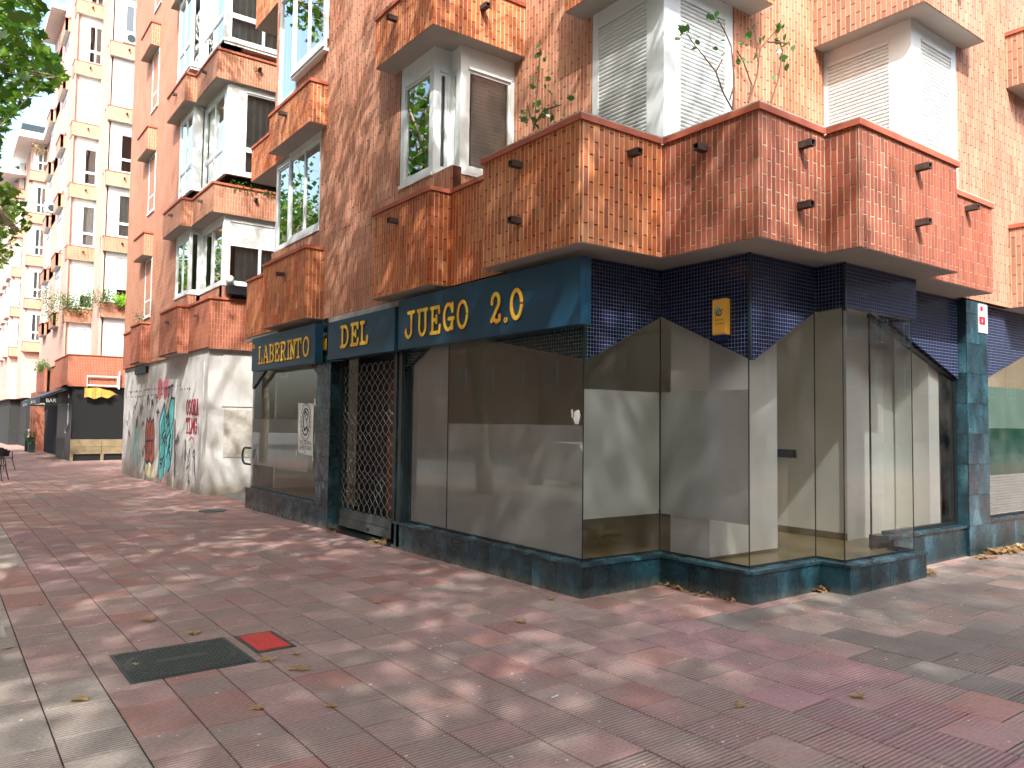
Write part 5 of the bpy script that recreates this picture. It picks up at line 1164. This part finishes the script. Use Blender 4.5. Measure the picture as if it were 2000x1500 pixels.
def plane_tree(x, y, H, R, zc, seed, label, nleaf, shape, lean=(0, 0), size=.17, group='plane trees along the pavement', cut=None):
    rg_ = random.Random(seed); rng = np.random.default_rng(seed)
    t = thing('plane_tree', label, 'tree', (x, y, gz(x, y)), group)
    z0 = gz(x, y); mb = MB(); tips = []
    n = 7; pts = [(x+lean[0]*(i/n)**2+rg_.uniform(-.05, .05), y+lean[1]*(i/n)**2+rg_.uniform(-.05, .05), z0-.1+i*zc*.9/n) for i in range(n+1)]
    mb.tube(pts, [.22-.09*i/n for i in range(n+1)], 10); top = Vector(pts[-1]); tr_ = mb.build('trunk', 'bark', t, smooth=True)
    br = MB()
    def grow(p, d, ln, r, lev):
        q = [p]; dd = d.copy(); k = 5
        for i in range(k):
            dd = (dd+Vector((rg_.uniform(-.22, .22), rg_.uniform(-.22, .22), rg_.uniform(-.05, .18)))).normalized(); q.append(q[-1]+dd*ln/k)
        ok = cut is None or bool(cut(np.array([tuple(v) for v in q])).all())
        if ok or cut is None: br.tube(q, [r*(1-.6*i/k) for i in range(k+1)], 6 if lev < 2 else 4, False)
        if lev >= 2: tips.extend(q[2:]); return
        for i in range(2, k+1):
            for _ in range(2 if lev == 0 else 3):
                a = rg_.uniform(0, 2*math.pi); e = dd*rg_.uniform(.2, .8)+Vector((math.cos(a), math.sin(a), rg_.uniform(-.25, .6)))
                grow(q[i], e.normalized(), ln*rg_.uniform(.38, .6), r*.42, lev+1)
    for i in range(6):
        a = i*math.pi/3+rg_.uniform(-.4, .4)
        grow(top-Vector((0, 0, rg_.uniform(0, 1.2))), Vector((math.cos(a)*.9, math.sin(a)*.9, rg_.uniform(.35, 1.1))).normalized(), (R+(H-zc)*.3)*.72, .085, 0)
    grow(top, Vector((0, 0, 1)), (H-zc)*.6, .10, 0)
    T = np.array([tuple(v) for v in tips]); c = np.array([x+lean[0], y+lean[1], zc+(H-zc)*.42])
    # keep only tips inside the crown and thin by clumps so that gaps stay open
    rad = np.array([R, R, (H-zc)*.62]); d = np.linalg.norm((T-c)/rad, axis=1); T = T[d < 1.08]
    clump = rng.choice(len(T), size=max(1, int(nleaf/34))); P = np.repeat(T[clump], 34, axis=0)+rng.normal(size=(len(clump)*34, 3))*.40
    if cut is not None: P = P[cut(P)]
    br.build('branch', 'bark', t, smooth=True)
    leaves('crown', t, P, size, shape, 'leaf', rng); return t
LEFTMAX = [(-400, 92), (60, 80), (95, 92), (118, 120), (150, 128), (172, 118), (180, 80), (205, 48), (225, 30), (240, 14), (258, 20), (262, 0), (352, 0), (366, 28), (400, 46), (440, 62), (470, 50), (500, 26), (520, 8), (540, 0)]
def keep_left(P):     # leaves stay inside the hanging outline that the photograph shows
    d = P-np.array(CAM); z = d@np.array(fw); u = 1000+1523*(d@np.array(r2))/z; v = 750-1523*(d@np.array(u2))/z
    lim = np.interp(v, [q[0] for q in LEFTMAX], [q[1] for q in LEFTMAX], left=92, right=-40)
    return ~((z > 0) & (u > lim) & (u < 2600) & (v > -50) & (v < 1700))
TR = [(-6.7, -21, 19, 5.0), (-6.9, -14.6, 20, 5.2), (-6.5, -8.2, 20, 5.2), (-6.6, -1.8, 19.5, 5.0), (-6.8, 4.6, 19, 4.8), (-6.9, 17, 17, 4.4), (-7.0, 23.5, 16, 4.2), (-7.0, 30, 15, 4.0), (-7.1, 37, 14.5, 4.0), (-7.1, 44, 14, 3.8)]
for i, (x, y, H, R) in enumerate(TR):
    plane_tree(x, y, H, R, 5.0, 40+i, 'tall plane tree in the row along the pavement, outside the picture', 7800 if i < 5 else 6400, LEAF0 if i != 4 else LEAF1, size=.21, cut=keep_left)
plane_tree(-1.2, -14.8, 14.5, 4.2, 4.8, 77, 'tall plane tree in the row along the pavement, outside the picture', 7500, LEAF0, size=.20)
plane_tree(-5.9, 10.6, 17, 4.6, 4.9, 91, 'plane tree whose green lobed leaves hang into the upper left corner', 9000, LEAF5, lean=(.5, 0), size=.19, cut=keep_left)

def shrub(x, y, z, w, h, n, seed, label, cat='plant', mat='shrub', size=.05, wy=None, shape=LEAF1, stems=6):
    rng = np.random.default_rng(seed); rg_ = random.Random(seed); t = thing('balcony_plant', label, cat, (x, y, z)); mb = MB(); wy = wy or w*.5
    tips = []
    for i in range(stems):
        a = (rg_.uniform(-1, 1)*w/2, rg_.uniform(-1, 1)*wy/2); p = [Vector((x+a[0]*.6, y+a[1]*.6, z-.15))]
        d = Vector((a[0], a[1], h)).normalized()
        for k in range(5): d = (d+Vector((rg_.uniform(-.3, .3), rg_.uniform(-.3, .3), .1))).normalized(); p.append(p[-1]+d*(h+.15)/5)
        mb.tube(p, [.006*(1-.12*k) for k in range(6)], 4, False); tips += p[1:]
    mb.build('stem', 'stem', t)
    T = np.array([tuple(v) for v in tips]); P = T[rng.integers(0, len(T), n)]+rng.normal(size=(n, 3))*np.array([w*.16, wy*.2, h*.14])
    leaves('foliage', t, P, size, shape, mat, rng, kind=None); return t
# rose bush and young sapling on the corner terrace: few stems, leaves one can see one by one
def twiggy(name, label, base, stems, leafspots, lsize, seed):
    t = thing(name, label, 'plant', base); mb = MB(); rng = np.random.default_rng(seed)
    for s_ in stems: mb.tube(s_, [.009*(1-.13*k) for k in range(len(s_))], 5, False)
    mb.build('stem', 'stem', t)
    P = []
    for (p, k) in leafspots:
        for _ in range(k): P.append(np.array(p)+rng.normal(size=3)*np.array([.05, .04, .045]))
    for q in P: leaves('leaf', t, np.array([q]), lsize, LEAF1, 'shrub', rng, flat=.1, droop=.6)
    return t
def onB(px, pyy, yy):          # a point of the photograph on the vertical plane y = yy
    d = fw+(px-1000)/1523.47*r2-(pyy-750)/1523.47*u2; k = (yy-CAM.y)/d.y; p = CAM+d*k; return (p.x, yy, p.z)
yy = -.75
def PL(l, y=yy): return [onB(a, b, y+.04*math.sin(a*.3)) for a, b in l]
twiggy('rose_bush', 'leggy rose bush rising above the red parapet in front of the white shutter', onB(1430, 215, yy),
       [PL([(1431, 215), (1412, 180), (1398, 140), (1375, 110), (1352, 82), (1340, 62)]), PL([(1398, 140), (1410, 118)]), PL([(1425, 195), (1434, 165)]), PL([(1431, 215), (1434, 150), (1428, 90), (1415, 60), (1402, 38)]),
        PL([(1462, 200), (1468, 165), (1452, 120), (1440, 100)]), PL([(1462, 200), (1478, 150), (1485, 95), (1515, 60), (1525, 40)]), PL([(1480, 120), (1476, 60)]), PL([(1505, 200), (1520, 155), (1528, 100), (1524, 85)]), PL([(1500, 82), (1538, 84)])],
       [(onB(1328, 72, yy), 4), (onB(1345, 52, yy), 3), (onB(1358, 76, yy), 3), (onB(1398, 38, yy), 4), (onB(1412, 90, yy), 3), (onB(1400, 62, yy), 2), (onB(1458, 78, yy), 6), (onB(1452, 112, yy), 4), (onB(1468, 60, yy), 3), (onB(1488, 76, yy), 3), (onB(1510, 62, yy), 6), (onB(1524, 48, yy), 4), (onB(1522, 110, yy), 4), (onB(1524, 142, yy), 3), (onB(1540, 84, yy), 3), (onB(1470, 108, yy), 2)], 0.085, 5)
yy = .6
def onA(px, pyy, x):
    d = fw+(px-1000)/1523.47*r2-(pyy-750)/1523.47*u2; k = (x-CAM.x)/d.x; p = CAM+d*k; return (x, p.y, p.z)
xa = .35
twiggy('sapling', 'small leafy sapling against the brick wall, left of the corner parapet', onA(1045, 250, xa),
       [[onA(a, b, xa) for a, b in ((1042, 255), (1048, 190), (1052, 140), (1056, 95))], [onA(a, b, xa) for a, b in ((1045, 250), (1032, 215), (1030, 200))], [onA(a, b, xa) for a, b in ((1046, 240), (1062, 215), (1095, 205))]],
       [(onA(1054, 98, xa), 3), (onA(1048, 110, xa), 3), (onA(1062, 125, xa), 5), (onA(1040, 165, xa), 4), (onA(1068, 172, xa), 3), (onA(1048, 205, xa), 6), (onA(1030, 222, xa), 6), (onA(1060, 222, xa), 6), (onA(1092, 206, xa), 3), (onA(1030, 240, xa), 5), (onA(1050, 240, xa), 6), (onA(1070, 228, xa), 4)], .085, 9)
shrub(.9, 12.75, 6.99, 1.3, .13, 420, 3, 'low dark green plants behind the second floor parapet of the middle block', size=.07, wy=.3)
shrub(.75, 37.9, 6.9, 2.0, .75, 1500, 4, 'dense grey green shrub on the left sunlit balcony of the far block', size=.09, wy=.8, stems=16)
shrub(1.0, 34.6, 6.95, .9, .55, 700, 6, 'bushy plant between the two planted balconies of the far block', size=.08, wy=.6, stems=10)
shrub(2.15, 34.6, 6.95, .9, .42, 900, 7, 'bright yellow green fern on the right planted balcony of the far block', mat='fern', size=.09, wy=.5, stems=12)
shrub(-.35, 38.3, 6.3, .7, 1.5, 700, 8, 'trailing plant hanging down beside the far block corner', size=.08, wy=.8, stems=9)
shrub(.05, 19.9, 4.45, .5, .35, 260, 9, 'wispy dry plant on the parapet end of the middle block', size=.06, wy=1.6)
shrub(-.2, 45.5, 4.3, .5, .5, 800, 10, 'green plants on the first floor parapet behind the awning', size=.1, wy=4, stems=14)
shrub(-.2, 53.2, 18.8, .5, .5, 300, 11, 'small plant with red flowers high on the far facade', mat='leafdry' , size=.1, wy=1)
shrub(-.45, 46.4, .1, .3, .7, 250, 12, 'thin plant in the tub beside the brick pillar', size=.09, wy=.3)

pot = thing('flower_box', 'dark trough on the sill under the white first floor window', 'flower box', (.5, 12.6, 4.4)); MBx(MB.prism, [(.35, 12.66), (.35, 12.42), (.85, 12.42), (.85, 12.66)], 4.44, 4.64).build('trough', 'black', pot)
vas = thing('pot', 'small white pot standing on the window sill above the dark trough', 'pot', (.4, 12.6, 4.7)); b = MB(); b.tube([(.42, 12.60, 4.69), (.42, 12.60, 4.74), (.42, 12.60, 4.84), (.42, 12.60, 4.87)], [.05, .09, .09, .06], 12); b.build('vessel', 'soffit_w', vas, smooth=True)

# ------------------------------------------------------------------ fallen leaves
def G(px, pyy):
    d = fw+(px-1000)/1523.47*r2-(pyy-750)/1523.47*u2; n = Vector((GX, GY, -1)); k = -(n.dot(CAM))/(n.dot(d)); return CAM+d*k
FL = [(293, 1212, .17, 'large pale leaf lying behind the iron cover'), (376, 1238, .14, 'tan leaf just beyond the far edge of the iron cover'), (155, 1367, .13, 'tan leaf in the lower left of the paving'),
      (500, 1386, .10, 'yellow leaf on dark ribbed paving at the bottom, nearer the centre'), (581, 1308, .17, 'broad yellow brown leaf to the right of the red cover'), (650, 1381, .10, 'small brown leaf on an orange stained slab'),
      (267, 1299, .06, 'tiny light leaf lying on the iron cover'), (519, 1291, .14, 'pale leaf touching the right corner of the iron cover'), (576, 1279, .09, 'faint leaf between the red cover and the broad leaf'), (40, 1060, .16, 'dark orange leaf near the left edge, far back'),
      (1080, 1172, .10, 'thin yellow leaf beside the shop plinth corner'), (1018, 1217, .12, 'curled leaf on pink paving in front of the plinth corner'), (1680, 1363, .12, 'yellow leaf on the rose coloured slabs'), (1445, 1381, .10, 'small brown leaf on grey slabs, left of the yellow one'),
      (735, 1178, .09, 'thin dry leaf in the middle of the paving'), (72, 1006, .16, 'pale leaf in the far left distance'), (1530, 1200, .04, 'tiny leaf scrap near the plinth'), (80, 1182, .07, 'dark scrap of leaf on beige paving at left'), (12, 1268, .07, 'dark curled leaf at the left edge')]
for i, (a, b_, s_, lab) in enumerate(FL):
    p = G(a, b_); s_ *= .82; rg_ = random.Random(i); ang = rg_.uniform(0, 6.28); mb = MB(); n_ = len(LEAF5)
    vs = [(p.x+s_*(x*math.cos(ang)-(y-.5)*math.sin(ang)), p.y+s_*(x*math.sin(ang)+(y-.5)*math.cos(ang)), p.z+.008+s_*.22*rg_.random()*(abs(x)+abs(y-.5))) for x, y in LEAF5]
    c = (p.x, p.y, p.z+.012); mb.add([c]+vs, [(0, i_+1, (i_+1) % n_+1) for i_ in range(n_)])
    o = mb.build('fallen_leaf', 'leafdry', label=lab, cat='leaf', group='single fallen plane leaves'); 
def litter(name, label, pts, n, s_, spread, seed):
    rng = np.random.default_rng(seed); P = []
    for (x, y) in pts:
        for _ in range(n): q = (x+rng.normal()*spread[0], y+rng.normal()*spread[1]); P.append((q[0], q[1], gz(*q)+.012+abs(rng.normal())*.012))
    o = leaves(name, None, np.array(P), s_, LEAF5, 'leafdry', rng, flat=1.6, kind='stuff'); o['label'] = label; o['category'] = 'leaf litter'
litter('leaf_litter', 'dry leaves piled along the foot of the right shop wall', [(5.9, -1.2), (6.3, -1.25), (6.8, -1.3), (7.4, -1.3)], 60, .10, (.22, .07), 1)
litter('leaf_litter', 'few dry leaves beside the end of the stepped plinth', [(3.66, -1.2), (3.72, -1.35), (5.2, -1.25)], 9, .09, (.07, .05), 2)
litter('leaf_litter', 'dark leaf clump in the inner corner of the stepped plinth', [(2.05, -1.13)], 26, .06, (.035, .03), 3)
litter('leaf_litter', 'small dry leaves along the foot of the middle plinth face', [(1.0, -.3), (.98, -.75), (1.0, -.06)], 16, .05, (.03, .12), 4)
litter('leaf_litter', 'dry leaves gathered on the doorstep of the roller grille', [(.05, 5.6), (.06, 4.1), (.1, 4.3)], 12, .09, (.07, .13), 5)

# ------------------------------------------------------------------ small marks on the shop front
def blob(y, z, ry, rz, seed, x=-.0135, name='paint_patch'):
    rg_ = random.Random(seed); pts = []
    for k_ in range(14):
        a = 2*math.pi*k_/14; f_ = rg_.uniform(.65, 1.1); pts.append((y+ry*f_*math.cos(a), z+rz*f_*math.sin(a)))
    MBx(MB.slabA, x, x+.001, pts).build(name, 'scuff', pr1)
M['scuff'] = plain('scuffed_residue', L(112, 120, 136), .8, .2, var=.2, scale=12)
for i_, (y, z, a, b) in enumerate(((6.22, 1.10, .045, .10), (6.07, .89, .035, .08), (6.40 - .12, .80, .05, .12), (6.12, .52, .05, .14), (6.0, .60, .03, .06), (6.25, .50, .02, .08))): blob(y, z, a, b, i_, x=-.0022)
st_ = thing('glass_sticker', 'small white torn sticker on the glass beside the front corner seam', 'sticker', (.118, .22, 1.6))
MBx(MB.slabA, .1165, .1185, [(.20, 1.60), (.17, 1.68), (.19, 1.74), (.26, 1.72), (.27, 1.64), (.24, 1.60)]).build('paper', 'paper' if 'paper' in M else 'soffit_w', st_); MBx(MB.slabA, .1165, .1185, [(.28, 1.66), (.28, 1.74), (.305, 1.74), (.305, 1.66)]).build('paper', 'soffit_w', st_)
tp = thing('tape_outline', 'white square outline of tape behind the top of the left shop window', 'fitting', (.14, 8.1, 2.4))  # strips of white tape in an open square
b = MB(); b.box(.13, 8.0, 2.37, .16, 8.32, 2.39); b.box(.13, 8.0, 2.39, .16, 8.02, 2.50); b.box(.13, 8.3, 2.39, .16, 8.32, 2.44); b.build('bracket', 'white', tp)
for (y, z, w_) in ((6.64, 1.90, .05), (7.36, 1.05, .03), (6.66, 1.0, .03)): MBx(MB.slabA, .0925, .0935, [(y-w_, z-.06), (y+w_*.4, z-.05), (y+w_*.5, z+.07), (y-w_*.6, z+.06)]).build('tape', 'white', po)
# ------------------------------------------------------------------ cars parked across, seen in the shop glass
def car(x, y, label, paint):
    t = thing('parked_car', label, 'car', (x, y, gz(x, y)-.15)); z0 = gz(x, y)-.15
    prof = [(-2.1, .30), (-2.12, .62), (-1.95, .82), (-1.15, .92), (-.55, 1.38), (.75, 1.42), (1.45, 1.05), (2.0, .95), (2.1, .70), (2.08, .30)]
    b = MB(); n_ = len(prof)
    def sec(w, inset): return [(x+w, y+a*(1-inset*.02), z0+h*(1-inset*.01)) for a, h in prof]
    L0, L1, R1, R0 = sec(-.80, 1), sec(-.86, 0), sec(.86, 0), sec(.80, 1)
    for S_ in (L1, R1):
        for i_ in range(n_):
            if prof[i_][1] > 1.0: S_[i_] = (x+(S_[i_][0]-x)*.78, S_[i_][1], S_[i_][2])
    b.add(L1+R1, [tuple(range(n_-1, -1, -1)), tuple(range(n_, 2*n_))]+[(i_, (i_+1) % n_, (i_+1) % n_+n_, i_+n_) for i_ in range(n_)])
    b.build('body', paint, t)
    b = MB()
    for sg in (-1, 1):
        xx = x+sg*.70
        b.add([(x+sg*.845, y-1.0, z0+.93), (x+sg*.845, y+1.35, z0+.98), (x+sg*.69, y+.72, z0+1.36), (x+sg*.69, y-.52, z0+1.33)], [(0, 1, 2, 3)])
    b.add([(x-.68, y-1.14, z0+.94), (x+.68, y-1.14, z0+.94), (x+.60, y-.58, z0+1.375), (x-.60, y-.58, z0+1.375)], [(0, 1, 2, 3)])
    b.build('car_window', 'wglass', t)
    for sx in (-1, 1):
        for wy in (-1.3, 1.3):
            b = MB(); b.tube([(x+sx*.70, y+wy, z0+.31), (x+sx*.88, y+wy, z0+.31)], .31, 18); w_ = b.build('wheel', 'black', t); b = MB(); b.tube([(x+sx*.86, y+wy, z0+.31), (x+sx*.89, y+wy, z0+.31)], .19, 14); b.build('rim', 'steel', w_)
car(-10.6, 6.5, 'silver car parked at the kerb, seen reflected in the shop window', plain('paint_silver', L(176, 180, 184), .3, .5))
car(-10.6, 12.2, 'white car parked at the kerb, seen reflected in the left window', plain('paint_white', L(220, 222, 222), .3, .5))
car(-10.6, 0.2, 'dark car parked at the kerb, seen reflected near the corner', plain('paint_dark', L(44, 48, 56), .3, .5))

for i_, (x, y, z, lab) in enumerate(((-.1, 45.2, 12.45+.72, 'small white air conditioner on a high parapet of the far block'), (1.9, 34.75, P2(5)+.72, 'white air conditioner behind the top right parapet of the far block'))):
    ac = thing('air_conditioner', lab, 'air conditioner', (x, y, z)); MBx(MB.box, x-.35, y-.1, z, x+.35, y+.18, z+.5).build('casing', 'white', ac); b = MB(); b.tube([(x, y-.101, z+.25), (x, y-.115, z+.25)], .19, 16); b.build('fan_grille', 'dkmetal', ac)
